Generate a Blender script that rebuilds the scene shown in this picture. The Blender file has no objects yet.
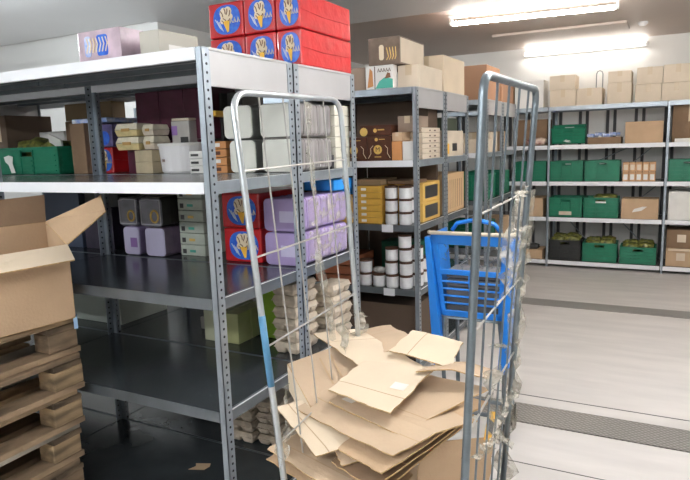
import bpy, bmesh, math, random
from mathutils import Vector, Matrix
random.seed(7)
PI = math.pi
C = bpy.context.scene.collection
sc = bpy.context.scene

# ------------------------------------------------------------------ materials
MATS = {}
def mat(name, col, rough=.6, metal=0, noise=.0, nscale=12, bump=0, bscale=60, spec=.5, emit=None, estr=0,
        stretch=(1, 1, 1), alpha=1, col2=None, coat=0, trans=0):
    if name in MATS: return MATS[name]
    m = bpy.data.materials.new(name); m.use_nodes = True
    nt = m.node_tree; N = nt.nodes; L = nt.links
    b = N['Principled BSDF']
    b.inputs['Base Color'].default_value = (*col, 1)
    b.inputs['Roughness'].default_value = rough
    b.inputs['Metallic'].default_value = metal
    b.inputs['Specular IOR Level'].default_value = spec
    b.inputs['Alpha'].default_value = alpha
    b.inputs['Coat Weight'].default_value = coat
    b.inputs['Transmission Weight'].default_value = trans
    if emit:
        b.inputs['Emission Color'].default_value = (*emit, 1); b.inputs['Emission Strength'].default_value = estr
    if noise or bump or col2:
        tc = N.new('ShaderNodeTexCoord'); mp = N.new('ShaderNodeMapping')
        mp.inputs['Scale'].default_value = stretch
        L.new(tc.outputs['Object'], mp.inputs[0])
        if noise or col2:
            n = N.new('ShaderNodeTexNoise'); n.inputs['Scale'].default_value = nscale; n.inputs['Detail'].default_value = 5
            L.new(mp.outputs[0], n.inputs['Vector'])
            r = N.new('ShaderNodeValToRGB')
            c2 = col2 if col2 else tuple(c * (1 - noise) for c in col)
            c1 = tuple(min(1, c * (1 + noise * .4)) for c in col)
            r.color_ramp.elements[0].position = .3; r.color_ramp.elements[0].color = (*c2, 1)
            r.color_ramp.elements[1].position = .7; r.color_ramp.elements[1].color = (*c1, 1)
            L.new(n.outputs['Fac'], r.inputs[0]); L.new(r.outputs[0], b.inputs['Base Color'])
        if bump:
            n2 = N.new('ShaderNodeTexNoise'); n2.inputs['Scale'].default_value = bscale
            L.new(mp.outputs[0], n2.inputs['Vector'])
            bp = N.new('ShaderNodeBump'); bp.inputs['Strength'].default_value = bump; bp.inputs['Distance'].default_value = .01
            L.new(n2.outputs['Fac'], bp.inputs['Height']); L.new(bp.outputs[0], b.inputs['Normal'])
    MATS[name] = m
    return m

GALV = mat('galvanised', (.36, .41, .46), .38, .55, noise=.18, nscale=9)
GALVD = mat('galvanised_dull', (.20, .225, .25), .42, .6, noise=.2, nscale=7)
PLATE = mat('gable_plate', (.50, .50, .51), .45, .25, noise=.08, nscale=4)
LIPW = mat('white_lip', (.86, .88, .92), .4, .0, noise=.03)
BOARD = mat('dark_steel_board', (.055, .065, .072), .2, .1, noise=.25, nscale=5, bump=.04, bscale=8, spec=.6)
BOARDG = mat('grey_steel_board', (.22, .23, .24), .25, .3, noise=.2, nscale=5)
HOLE = mat('hole_dark', (.015, .015, .02), .8)
KRAFT = mat('kraft_card', (.56, .39, .245), .85, noise=.1, nscale=5, bump=.15, bscale=90)
KRAFTL = mat('kraft_light', (.76, .63, .47), .85, noise=.08, nscale=4, bump=.12, bscale=60)
KRAFTM = mat('kraft_mid', (.58, .435, .30), .85, noise=.12, nscale=4, bump=.12, bscale=60)
KRAFTD = mat('kraft_dark', (.25, .16, .095), .85, noise=.15, nscale=5, bump=.15, bscale=60)
KRAFTP = mat('kraft_pale', (.72, .62, .49), .85, noise=.08, nscale=6)
FLUTE = mat('card_edge', (.62, .42, .2), .9, noise=.3, nscale=90)
TAPE = mat('parcel_tape', (.62, .5, .34), .3)
TAPEW = mat('clear_tape', (.85, .82, .76), .15)
WOOD = mat('pallet_wood', (.50, .35, .20), .85, noise=.72, nscale=7, stretch=(1.2, .35, 3), bump=.5, bscale=30)
WOODD = mat('pallet_wood_dirty', (.36, .25, .155), .9, noise=.75, nscale=6, stretch=(1, .4, 2), bump=.6, bscale=30)
WOODG = mat('pallet_wood_grey', (.36, .32, .26), .9, noise=.35, nscale=5, stretch=(.3, 1, 2), bump=.5, bscale=40)
WALL = mat('wall_white', (.80, .80, .78), .6, noise=.04, nscale=1.5)
CEIL = mat('ceiling_panel', (.58, .50, .45), .55, noise=.05, nscale=1)  # beige-brown base stands in for the dim, unlit ceiling
CEILG = mat('ceiling_grey', (.82, .82, .82), .5, noise=.04, nscale=1)  # base lightened to paint lamp light onto the near soffit
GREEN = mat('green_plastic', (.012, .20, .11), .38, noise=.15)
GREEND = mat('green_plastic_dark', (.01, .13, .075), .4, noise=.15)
BLACKP = mat('black_plastic', (.02, .022, .022), .4)
BLUE = mat('blue_plastic', (.015, .22, .74), .3, noise=.1)
BLUEL = mat('blue_bright', (.02, .3, .85), .35)
RED = mat('red_wrap', (.72, .035, .03), .25, noise=.18, nscale=9, bump=.3, bscale=14, coat=.6)
REDD = mat('red_side', (.58, .015, .02), .3, noise=.12, nscale=12, bump=.4, bscale=18, coat=.4)
EMBB = mat('emblem_blue', (.01, .06, .5), .3, noise=.5, nscale=40, col2=(.05, .22, .75))
CREAM = mat('cream_print', (.82, .70, .50), .5)
YEL = mat('yellow_print', (.95, .55, .06), .5)
YELC = mat('yellow_card', (.72, .43, .07), .6, noise=.12)
BROWNP = mat('chocolate_print', (.10, .035, .018), .35, noise=.3, nscale=20)
GOLD = mat('gold_print', (.8, .55, .15), .4, .3)
ORANGE = mat('orange_card', (.62, .28, .10), .6)
WHITEC = mat('white_card', (.82, .81, .78), .6, noise=.05)
GREYC = mat('grey_card', (.50, .48, .45), .7, noise=.15)
LILAC = mat('lilac_plastic', (.46, .36, .66), .35, noise=.12, nscale=6)
LILACD = mat('lilac_label', (.33, .18, .50), .5)
LILACL = mat('lilac_pale', (.66, .62, .84), .35, noise=.1, nscale=6)
CREAMP = mat('cream_plastic', (.86, .86, .78), .4, noise=.05)
GREYW = mat('wrapped_grey', (.36, .34, .34), .25, noise=.5, nscale=40, stretch=(1, 1, .15), coat=.7)
LIDC = mat('clear_lid', (.26, .25, .30), .18, noise=.3, coat=.8)
MAROON = mat('maroon_card', (.11, .02, .045), .4, noise=.3, nscale=12)
OLIVE = mat('yellow_green_box', (.50, .52, .26), .5, noise=.1)
LIME = mat('lime_box', (.28, .50, .04), .5, noise=.2)
MINT = mat('mint_box', (.55, .60, .52), .5, noise=.12, nscale=9)
PULP = mat('egg_pulp', (.70, .60, .48), .95, noise=.2, nscale=25, bump=.5, bscale=80)
BROWNL = mat('brown_lid', (.08, .035, .02), .5)
PAPERW = mat('jar_label', (.84, .85, .87), .5, noise=.12, nscale=25)
PINK = mat('pink_wrap', (.60, .47, .55), .3, noise=.3, nscale=14, coat=.5)
BLUEP = mat('blue_print', (.12, .25, .65), .4, noise=.4, nscale=30, col2=(.75, .78, .85))
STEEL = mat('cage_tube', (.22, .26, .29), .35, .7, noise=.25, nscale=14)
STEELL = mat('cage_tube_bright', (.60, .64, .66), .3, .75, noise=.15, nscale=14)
BLUEPT = mat('cage_blue_paint', (.09, .26, .44), .4, noise=.2)
WIRE = mat('cage_wire', (.60, .58, .55), .35, .6)
RUBBER = mat('rubber', (.03, .03, .03), .7)
REDPL = mat('red_reflector', (.6, .03, .02), .3)
DARK = mat('dark_goods', (.05, .05, .05), .6, noise=.4, nscale=12)
YGREEN = mat('salad_bag', (.30, .30, .07), .35, nscale=28, col2=(.015, .03, .012))
TUBEM = mat('tube_glow', (1, 1, 1), .5, emit=(1, .93, .84), estr=30)
TUBEC = mat('tube_glow_cool', (1, 1, 1), .5, emit=(.95, .98, 1), estr=30)
LAMPB = mat('lamp_body', (.85, .85, .85), .4)
BLACKM = mat('black_window', (.03, .03, .035), .3)
TEAL = mat('teal_print', (.08, .45, .35), .4)

def film_mat():
    m = bpy.data.materials.new('stretch_film'); m.use_nodes = True
    nt = m.node_tree; N = nt.nodes; L = nt.links; N.remove(N['Principled BSDF'])
    out = N['Material Output']
    t = N.new('ShaderNodeBsdfTransparent'); t.inputs[0].default_value = (.95, .95, .93, 1)
    g = N.new('ShaderNodeBsdfPrincipled'); g.inputs['Base Color'].default_value = (.74, .70, .62, 1); g.inputs['Roughness'].default_value = .15
    n = N.new('ShaderNodeTexNoise'); n.inputs['Scale'].default_value = 22; n.inputs['Detail'].default_value = 4
    r = N.new('ShaderNodeValToRGB'); r.color_ramp.elements[0].position = .45; r.color_ramp.elements[0].color = (.10,) * 3 + (1,)
    r.color_ramp.elements[1].position = .68; r.color_ramp.elements[1].color = (.6,) * 3 + (1,)
    mx = N.new('ShaderNodeMixShader')
    tc = N.new('ShaderNodeTexCoord'); L.new(tc.outputs['Object'], n.inputs['Vector'])
    L.new(n.outputs['Fac'], r.inputs[0]); L.new(r.outputs[0], mx.inputs[0])
    L.new(t.outputs[0], mx.inputs[1]); L.new(g.outputs[0], mx.inputs[2]); L.new(mx.outputs[0], out.inputs[0])
    return m
FILM = film_mat()

def tread_mat():
    m = bpy.data.materials.new('tread_plate'); m.use_nodes = True
    nt = m.node_tree; N = nt.nodes; L = nt.links; b = N['Principled BSDF']
    b.inputs['Base Color'].default_value = (.36, .34, .32, 1); b.inputs['Roughness'].default_value = .4; b.inputs['Metallic'].default_value = .5
    tc = N.new('ShaderNodeTexCoord'); mp = N.new('ShaderNodeMapping'); mp.inputs['Rotation'].default_value = (0, 0, PI / 4)
    v = N.new('ShaderNodeTexVoronoi'); v.inputs['Scale'].default_value = 45; v.inputs['Randomness'].default_value = .15
    L.new(tc.outputs['Object'], mp.inputs[0]); L.new(mp.outputs[0], v.inputs['Vector'])
    bp = N.new('ShaderNodeBump'); bp.inputs['Strength'].default_value = .8; bp.inputs['Distance'].default_value = .006
    L.new(v.outputs['Distance'], bp.inputs['Height']); L.new(bp.outputs[0], b.inputs['Normal'])
    r = N.new('ShaderNodeValToRGB'); r.color_ramp.elements[0].color = (.42, .40, .38, 1); r.color_ramp.elements[1].color = (.24, .23, .215, 1)
    r.color_ramp.elements[1].position = .6
    L.new(v.outputs['Distance'], r.inputs[0]); L.new(r.outputs[0], b.inputs['Base Color'])
    return m
TREAD = tread_mat()
FLOORM = mat('floor_panel', (.70, .67, .645), .42, .0, noise=.13, nscale=3, stretch=(.5, 2.2, 1), bump=.05, bscale=120, spec=.5)
SEAM = mat('floor_seam', (.33, .32, .30), .5, .3)

# ------------------------------------------------------------------ mesh builder
class MB:
    def __init__(s): s.v = []; s.f = []; s.m = []
    def add(s, vs, fs, mi=0):
        o = len(s.v); s.v += [tuple(v) for v in vs]; s.f += [tuple(i + o for i in f) for f in fs]; s.m += [mi] * len(fs); return s
    def box(s, x0, x1, y0, y1, z0, z1, mi=0):
        v = [(x0, y0, z0), (x1, y0, z0), (x1, y1, z0), (x0, y1, z0), (x0, y0, z1), (x1, y0, z1), (x1, y1, z1), (x0, y1, z1)]
        return s.add(v, [(0, 3, 2, 1), (4, 5, 6, 7), (0, 1, 5, 4), (1, 2, 6, 5), (2, 3, 7, 6), (3, 0, 4, 7)], mi)
    def hexa(s, bot, top, mi=0):
        return s.add(list(bot) + list(top), [(0, 3, 2, 1), (4, 5, 6, 7), (0, 1, 5, 4), (1, 2, 6, 5), (2, 3, 7, 6), (3, 0, 4, 7)], mi)
    def rbox(s, x0, x1, y0, y1, z0, z1, r, axis='y', mi=0, n=4):
        # box with rounded corners in the plane normal to axis
        if axis == 'y': a0, a1, b0, b1, c0, c1 = x0, x1, z0, z1, y0, y1
        elif axis == 'x': a0, a1, b0, b1, c0, c1 = y0, y1, z0, z1, x0, x1
        else: a0, a1, b0, b1, c0, c1 = x0, x1, y0, y1, z0, z1
        pts = []
        for cx, cy, st in ((a1 - r, b1 - r, 0), (a0 + r, b1 - r, 1), (a0 + r, b0 + r, 2), (a1 - r, b0 + r, 3)):
            for k in range(n + 1):
                t = (st + k / n) * PI / 2; pts.append((cx + r * math.cos(t), cy + r * math.sin(t)))
        def P(p, c): return (p[0], c, p[1]) if axis == 'y' else ((c, p[0], p[1]) if axis == 'x' else (p[0], p[1], c))
        K = len(pts); vs = [P(p, c0) for p in pts] + [P(p, c1) for p in pts]
        fs = [tuple(range(K)), tuple(range(2 * K - 1, K - 1, -1))] + [(i, K + i, K + (i + 1) % K, (i + 1) % K) for i in range(K)]
        return s.add(vs, fs, mi)
    def tube(s, pts, r, n=10, mi=0, cap=True):
        pts = [Vector(p) for p in pts]; rings = []; nrm = None
        for i, p in enumerate(pts):
            d = (pts[min(i + 1, len(pts) - 1)] - pts[max(i - 1, 0)]).normalized()
            if nrm is None:
                nrm = d.orthogonal().normalized()
            else:
                nrm = (nrm - d * nrm.dot(d)).normalized()
            b = d.cross(nrm)
            rr = r[i] if isinstance(r, (list, tuple)) else r
            rings.append([p + nrm * math.cos(2 * PI * k / n) * rr + b * math.sin(2 * PI * k / n) * rr for k in range(n)])
        vs = [v for rg in rings for v in rg]; fs = []
        for i in range(len(rings) - 1):
            for k in range(n):
                fs.append((i * n + k, i * n + (k + 1) % n, (i + 1) * n + (k + 1) % n, (i + 1) * n + k))
        if cap: fs.append(tuple(range(n - 1, -1, -1))); fs.append(tuple((len(rings) - 1) * n + k for k in range(n)))
        return s.add(vs, fs, mi)
    def lathe(s, prof, c=(0, 0, 0), n=20, mi=0):
        vs = []; fs = []
        for r, z in prof:
            for k in range(n):
                a = 2 * PI * k / n; vs.append((c[0] + r * math.cos(a), c[1] + r * math.sin(a), c[2] + z))
        for i in range(len(prof) - 1):
            for k in range(n): fs.append((i * n + k, i * n + (k + 1) % n, (i + 1) * n + (k + 1) % n, (i + 1) * n + k))
        fs.append(tuple(range(n - 1, -1, -1))); fs.append(tuple((len(prof) - 1) * n + k for k in range(n)))
        return s.add(vs, fs, mi)
    def poly(s, pts, mi=0): return s.add(pts, [tuple(range(len(pts)))], mi)
    def xf(s, M):
        s.v = [tuple(M @ Vector(v)) for v in s.v]; return s
    def build(s, name, mats, parent=None, bevel=0, solid=0, smooth=False):
        me = bpy.data.meshes.new(name); me.from_pydata(s.v, [], s.f)
        if not isinstance(mats, (list, tuple)): mats = [mats]
        for m in mats: me.materials.append(m)
        for p, mi in zip(me.polygons, s.m): p.material_index = mi
        bm = bmesh.new(); bm.from_mesh(me)
        if not solid: bmesh.ops.recalc_face_normals(bm, faces=bm.faces)
        bm.to_mesh(me); bm.free()
        if smooth:
            for p in me.polygons: p.use_smooth = True
        o = bpy.data.objects.new(name, me); C.objects.link(o)
        if parent: o.parent = parent
        if solid:
            md = o.modifiers.new('thick', 'SOLIDIFY'); md.thickness = solid; md.offset = 0
            if len(mats) > 1: md.material_offset_rim = 1
        if bevel:
            md = o.modifiers.new('bevel', 'BEVEL'); md.width = bevel; md.segments = 2; md.limit_method = 'ANGLE'
        return o

def tag(o, label, cat, group=None, kind=None):
    o['label'] = label; o['category'] = cat
    if group: o['group'] = group
    if kind: o['kind'] = kind
    return o
def thing(name, label, cat, loc=(0, 0, 0), rz=0, group=None):
    o = bpy.data.objects.new(name, None); C.objects.link(o); o.location = loc; o.rotation_euler = (0, 0, rz)
    o.empty_display_size = .1
    return tag(o, label, cat, group)
def copy_tree(o, parent=None):
    c = o.copy(); C.objects.link(c)
    if parent: c.parent = parent
    for ch in list(o.children): copy_tree(ch, c)
    return c
def struct(name, mb, m, **k):
    o = mb.build(name, m, **k); o['kind'] = 'structure'; return o
def text_mesh(name, body, size, m, parent, loc, rot=(PI / 2, 0, 0), depth=.0008):
    cu = bpy.data.curves.new(name, 'FONT'); cu.body = body; cu.size = size; cu.extrude = depth; cu.align_x = 'CENTER'; cu.align_y = 'CENTER'
    t = bpy.data.objects.new(name, cu); C.objects.link(t)
    bpy.context.view_layer.update()
    me = bpy.data.meshes.new_from_object(t.evaluated_get(bpy.context.evaluated_depsgraph_get()))
    bpy.data.objects.remove(t)
    me.materials.clear(); me.materials.append(m); me.name = name
    o = bpy.data.objects.new(name, me); C.objects.link(o); o.parent = parent; o.location = loc; o.rotation_euler = rot
    return o

# ------------------------------------------------------------------ room
H = 2.82
fl = MB().box(-8, 6, -5, 1.655, -.1, 0).box(-8, 6, 1.93, 4.28, -.1, 0).box(-8, 6, 4.54, 7, -.1, 0)
struct('floor', fl, FLOORM)
struct('trim_1', MB().box(-8, 6, 1.665, 1.92, -.1, .003), TREAD)
struct('trim_2', MB().box(-8, 6, 4.29, 4.53, -.1, .002), SEAM)
struct('trim_3', MB().box(-8, 6, 1.655, 1.665, -.1, -.004).box(-8, 6, 1.92, 1.93, -.1, -.004).box(-8, 6, 4.28, 4.29, -.1, -.004).box(-8, 6, 4.53, 4.54, -.1, -.004)
       .box(-8, 6, 2.055, 2.062, 0, .0015).box(-8, 6, 1.20, 1.206, 0, .0012), DARK)
struct('ceiling', MB().box(-8, 6, -5, 7, H, H + .15), CEIL)
struct('trim_4', MB().box(-2.72, 6, -5, 3.72, H - .035, H - .001).box(-8, -2.72, -5, 2.5, H - .035, H - .001), CEILG)
struct('trim_5', MB().box(-.35, 1.06, 5.45, 5.95, H - .03, H - .001), CEIL, bevel=.008)
struct('wall_back', MB().box(-2.65, 6, 6.85, 7, 0, H), WALL)
struct('wall_side', MB().box(-8, -2.65, 2.55, 2.6, 0, H), WALL)
struct('wall_left', MB().box(-2.7, -2.65, 2.6, 7, 0, H), WALL)
struct('wall_right', MB().box(5, 5.1, -5, 7, 0, H), WALL)
struct('wall_front', MB().box(-8, 6, -5, -4.9, 0, H), WALL)
struct('wall_far_left', MB().box(-8, -7.9, -5, 2.6, 0, H), WALL)
# dark vertical battens on the back wall, in pairs
k = 6
x = -1.2
while x < 3.0:
    struct('trim_%d' % k, MB().box(x, x + .035, 6.82, 6.85, 0, 2.05).box(x + .085, x + .12, 6.82, 6.85, 0, 2.05), mat('batten', (.07, .07, .075), .6)); k += 1
    x += .33

# ------------------------------------------------------------------ lamps
def tube_lamp(loc, rz, label, tm, L=1.42, wall=False, drop=0):
    t = thing('tube_light', label, 'light', loc, rz, None)
    if drop:
        for sx in (-1, 1): MB().tube([(sx * L * .4, 0, 0), (sx * L * .4, 0, drop)], .004, 6).build('hanging_rod', LAMPB, t)
    if wall:
        MB().box(-L / 2 - .04, L / 2 + .04, .0, .04, -.03, .03).build('lamp_housing', LAMPB, t, bevel=.005)
        MB().tube([(-L / 2, -.045, 0), (L / 2, -.045, 0)], .021, 10).build('lamp_tube', tm, t)
        for sx in (-1, 1): MB().box(sx * (L / 2 + .015) - .012, sx * (L / 2 + .015) + .012, -.06, .002, -.02, .02).build('lamp_socket', LAMPB, t)
    else:
        MB().box(-L / 2 - .04, L / 2 + .04, -.02, .02, -.03, 0).build('lamp_housing', LAMPB, t, bevel=.005)
        MB().tube([(-L / 2, 0, -.085), (L / 2, 0, -.085)], .02, 10).build('lamp_tube', tm, t)
        for sx in (-1, 1): MB().box(sx * (L / 2 + .015) - .012, sx * (L / 2 + .015) + .012, -.02, .02, -.1, -.038).build('lamp_socket', LAMPB, t)
    return t
def glow(name, col, st): return mat(name, (1, 1, 1), .5, emit=col, estr=st)
tube_lamp((.33, 4.16, H), .1, 'warm white ceiling tube light above the aisle between rack and trolley, nearer of the two', TUBEM)
tube_lamp((.48, 6.79, 2.735), 0, 'cool tube light fixed high on the back wall above the cartons', glow('tube_wall', (1, .96, .9), 9), 1.42, True)
TN = glow('tube_near', (1, .975, .95), 62)
HC = H - .035
tube_lamp((1.35, .75, HC - .16), 0, 'hanging tube light over the roll cage, out of the picture above', TN, drop=.16)
tube_lamp((2.7, 2.6, HC - .1), 0, 'hanging tube light at the right over the open floor, out of the picture', TN, drop=.1)
tube_lamp((-2.7, .25, HC - .25), 0, 'hanging tube light over the left rack front, out of the picture', glow('tube_left', (.9, .96, 1), 70), drop=.25)
tube_lamp((.7, -2.9, HC - .25), 0, 'added unseen hanging tube light behind where the photographer stands', glow('tube_fill', (.95, .98, 1), 75), drop=.25)  # unseen lamp put in to light the shelf goods from the camera side
tube_lamp((-1.5, -2.7, HC - .25), 0, 'added unseen hanging tube light to the left behind the photographer', glow('tube_fill_left', (.95, .98, 1), 60), drop=.25)  # second unseen fill lamp, added for the rack fronts
det = thing('ceiling_detector', 'small white round detector on the ceiling near the back wall', 'detector', (1.2, 5.7, H), 0)
MB().lathe([(.05, -.001), (.05, -.02), (.03, -.04)], n=20).build('detector_body', LAMPB, det, smooth=False)
MB().lathe([(.008, -.039), (.006, -.046)], n=10).build('detector_lens', mat('lens', (.9, .9, .9), .1), det)

# ------------------------------------------------------------------ racks
ZS = [2.0, 1.515, 1.068, .61, .085]
def post(parent, x, y, sx, sy, h=2.0, holes=True, fx=.028, fy=.042, t=.003, hx=True):
    m = MB()
    # L profile: corner at (x,y), flanges run sx along X and sy along Y
    m.box(min(x, x + sx * fx), max(x, x + sx * fx), min(y, y + sy * t), max(y, y + sy * t), 0, h)
    m.box(min(x, x + sx * t), max(x, x + sx * t), min(y, y + sy * fy), max(y, y + sy * fy), 0, h)
    if holes:
        z = .02
        while z < h - .01:
            yc = y + sy * fy * .55; xo = x - sx * .0012
            m.tube([(xo, yc, z), (x + sx * (t + .0012), yc, z)], .0055, 6, 1)
            z += .031
    return m.build('post', [GALV, HOLE], parent)
def rack(label, x_posts, y0, depth, boards, lips, group, heights=None, side=True, flip=1, holes=True, zs=None, wide_top=True, lip_w=.043):
    zs = zs or ZS
    r = thing('shelving_rack', label, 'shelving', (x_posts[-1], y0, 0), 0, group)
    ox, oy = x_posts[-1], y0
    for i, px in enumerate(x_posts):
        sx = -1 if i == len(x_posts) - 1 else 1
        post(r, px - ox, 0, sx, 1, holes=holes)
        post(r, px - ox, depth, sx, -1, holes=holes)
    for i in range(len(x_posts) - 1):
        a = x_posts[i] - ox + .004; b = x_posts[i + 1] - ox - .004
        for j, z in enumerate(zs):
            s = MB(); s.box(a, b, .006, depth - .006, z - .006, z)
            bd = s.build('shelf_board', boards[j], r)
            lp = MB(); lw = lip_w
            A = a + (.028 if i == 0 else .002); B = b - (.028 if i == len(x_posts) - 2 else .002)
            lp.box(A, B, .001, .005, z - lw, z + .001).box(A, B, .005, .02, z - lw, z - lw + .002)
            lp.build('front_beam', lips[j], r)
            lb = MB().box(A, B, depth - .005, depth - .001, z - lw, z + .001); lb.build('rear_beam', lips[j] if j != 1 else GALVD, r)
            if j == 0 :
                st = MB()
                for q in (.25, .5, .75): st.box(a, b, depth * q - .012, depth * q + .012, z - .028, z - .006)
                st.build('stiffener', GALVD, r)
    for px, sx in ((x_posts[0] - ox, 1), (x_posts[-1] - ox, -1)):
        for j, z in enumerate(zs):
            w = .135 if (j == 0 and wide_top) else .045
            m = MB().box(min(px + sx * .0035, px + sx * .0065), max(px + sx * .0035, px + sx * .0065), .006, depth - .006, z - w, z - .003)
            m.box(min(px + sx * .004, px + sx * .02), max(px + sx * .004, px + sx * .02), .008, depth - .008, z - w, z - w + .003)
            m.box(min(px - sx * .001, px + sx * .02), max(px - sx * .001, px + sx * .02), .04, depth - .04, z - .008, z + .0015)
            m.box(min(px - sx * .0005, px + sx * .008), max(px - sx * .0005, px + sx * .008), .045, depth - .045, z - .004, z + .0018, 1)
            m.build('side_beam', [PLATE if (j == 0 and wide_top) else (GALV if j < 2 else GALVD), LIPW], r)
    return r
Dd = .600
BD = [BOARD, BOARDG, BOARD, BOARD, BOARD]
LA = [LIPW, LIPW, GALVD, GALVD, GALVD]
G1 = None
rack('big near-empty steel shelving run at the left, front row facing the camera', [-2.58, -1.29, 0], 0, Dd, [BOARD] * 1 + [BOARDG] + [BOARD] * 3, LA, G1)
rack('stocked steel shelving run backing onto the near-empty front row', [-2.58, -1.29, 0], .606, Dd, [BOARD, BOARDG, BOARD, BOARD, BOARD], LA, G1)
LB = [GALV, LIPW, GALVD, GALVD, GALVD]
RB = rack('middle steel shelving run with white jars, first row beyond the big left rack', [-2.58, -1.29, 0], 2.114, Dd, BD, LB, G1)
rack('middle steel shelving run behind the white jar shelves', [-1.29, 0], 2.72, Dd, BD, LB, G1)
rack('far steel shelving bay seen through the right cage frame, nearer row', [-1.29, 0.02], 3.852, Dd, BD, LB, G1)
rack('far steel shelving bay seen through the right cage frame, row nearest the back wall', [-1.29, 0.02], 4.46, Dd, BD, LB, G1)
ZD = [2.005, 1.537, 1.087, .638, .085]
LD = [GALV, LIPW, LIPW, LIPW, LIPW]
rd = rack('long steel shelving along the back wall holding green crates', [-1.14, .168, 1.475, 2.78], 6.203, .55, [GALVD, BOARDG, BOARDG, BOARDG, BOARDG], LD, None, wide_top=False, zs=ZD, lip_w=.05, holes=False)
for a, b in (((-.02 - 2.78 + .25, .545, 1.1), (.2 - 2.78 + .9, .545, 1.5)), ((1.0 - 2.78, .545, .65), (1.45 - 2.78, .545, 1.05)), ((.3 - 2.78, .545, .62), (.75 - 2.78, .545, .1)), ((.9 - 2.78, .545, 1.1), (1.35 - 2.78, .545, 1.5)), ((.95 - 2.78, .545, .6), (1.4 - 2.78, .545, .12))):
    MB().tube([a, b], .006, 6).build('cross_brace', GALV, rd)

# ------------------------------------------------------------------ item builders
def carton(label, x0, x1, y0, y1, z0, z1, m=KRAFT, tape=True, name='cardboard_box', cat='box', group=None, rz=0, tapem=None, bev=.003):
    cx, cy = (x0 + x1) / 2, (y0 + y1) / 2
    t = thing(name, label, cat, (cx, cy, z0 + .001), rz, group)
    w, d, h = (x1 - x0) / 2, (y1 - y0) / 2, z1 - z0
    MB().box(-w, w, -d, d, 0, h).build('carton_body', m, t, bevel=bev)
    if tape:
        tm = tapem or TAPE
        MB().box(-w * .98, w * .98, -.0015, .0015, h - .0005, h + .0006).build('flap_seam', KRAFTD, t)
        tw = min(.025, w * .3)
        MB().box(-tw, tw, -d - .0007, -d + .0002, h * .55, h + .0008).box(-tw, tw, -d - .0007, d + .0007, h + .0002, h + .0009).build('tape_strip', tm, t)
    return t

def crate(label, cx, y0, z0, w=.395, d=.33, h=.25, m=GREEN, group=None, rz=0):
    t = thing('plastic_crate', label, 'crate', (cx, y0 + d / 2, z0 + .001), rz, group)
    W, D = w / 2, d / 2; th = .005
    b = MB(); b.box(-W + .008, W - .008, -D + .008, D - .008, 0, .006)
    hw = .055; hz0, hz1 = h - .055, h - .028
    for s in (-1, 1):
        ya, yb = sorted((s * (D - .008), s * (D - .008 - th)))
        b.box(-W + .008, -hw, ya, yb, 0, h - .01); b.box(hw, W - .008, ya, yb, 0, h - .01)
        b.box(-hw, hw, ya, yb, 0, hz0); b.box(-hw, hw, ya, yb, hz1, h - .01)
        xa, xb = sorted((s * (W - .008), s * (W - .008 - th)))
        b.box(xa, xb, -D + .008, D - .008, 0, h - .01)
    b.build('crate_walls', m, t)
    r = MB()
    for s in (-1, 1):
        ya, yb = sorted((s * D, s * (D - .016))); r.box(-W, W, ya, yb, h - .016, h)
        xa, xb = sorted((s * W, s * (W - .016))); r.box(xa, xb, -D + .014, D - .014, h - .016, h)
    r.build('rim', m, t, bevel=.002)
    rb = MB()
    for s in (-1, 1):
        ya, yb = sorted((s * (D - .008), s * (D - .001)))
        for q in (.12, .3, .48, .66):
            rb.box(-W + .03, -hw - .01, ya, yb, h * q, h * q + .008); rb.box(hw + .01, W - .03, ya, yb, h * q, h * q + .008)
            if q < .6: rb.box(-hw + .01, hw - .01, ya, yb, h * q, h * q + .008)
        for qx in (-W + .004, -hw - .006, hw + .0, W - .01): rb.box(qx, qx + .006, ya, yb, .004, h - .014)
        xa, xb = sorted((s * (W - .008), s * (W - .001)))
        for q in (.12, .3, .48, .66): rb.box(xa, xb, -D + .03, D - .03, h * q, h * q + .008)
        for qy in (-D + .004, 0, D - .01): rb.box(xa, xb, qy, qy + .006, .004, h - .014)
        rb.box(-hw - .006, hw + .006, *sorted((s * (D - .008), s * (D + .0))), hz0 - .007, hz0)
    rb.build('ribs', m, t)
    return t

def bag(label, c, s, m, seed=0, name='produce_bag', cat='bag', group=None):
    rnd = random.Random(seed); bm = bmesh.new(); bmesh.ops.create_icosphere(bm, subdivisions=3, radius=1)
    ph = [rnd.uniform(0, 6) for _ in range(6)]
    for v in bm.verts:
        p = v.co.copy(); k = 1 + .13 * math.sin(5 * p.x + ph[0]) * math.cos(4 * p.y + ph[1]) + .1 * math.sin(9 * p.z + 6 * p.x + ph[2]) + .06 * math.sin(15 * p.y + ph[3])
        q = p * k
        q = Vector([math.copysign(abs(a) ** .8, a) for a in q])
        v.co = Vector((q.x * s[0], q.y * s[1], max(q.z, -.95) * s[2]))
    me = bpy.data.meshes.new(name); bm.to_mesh(me); bm.free(); me.materials.append(m)
    for p in me.polygons: p.use_smooth = True
    o = bpy.data.objects.new(name, me); C.objects.link(o); o.location = c
    return tag(o, label, cat, group)

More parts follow.
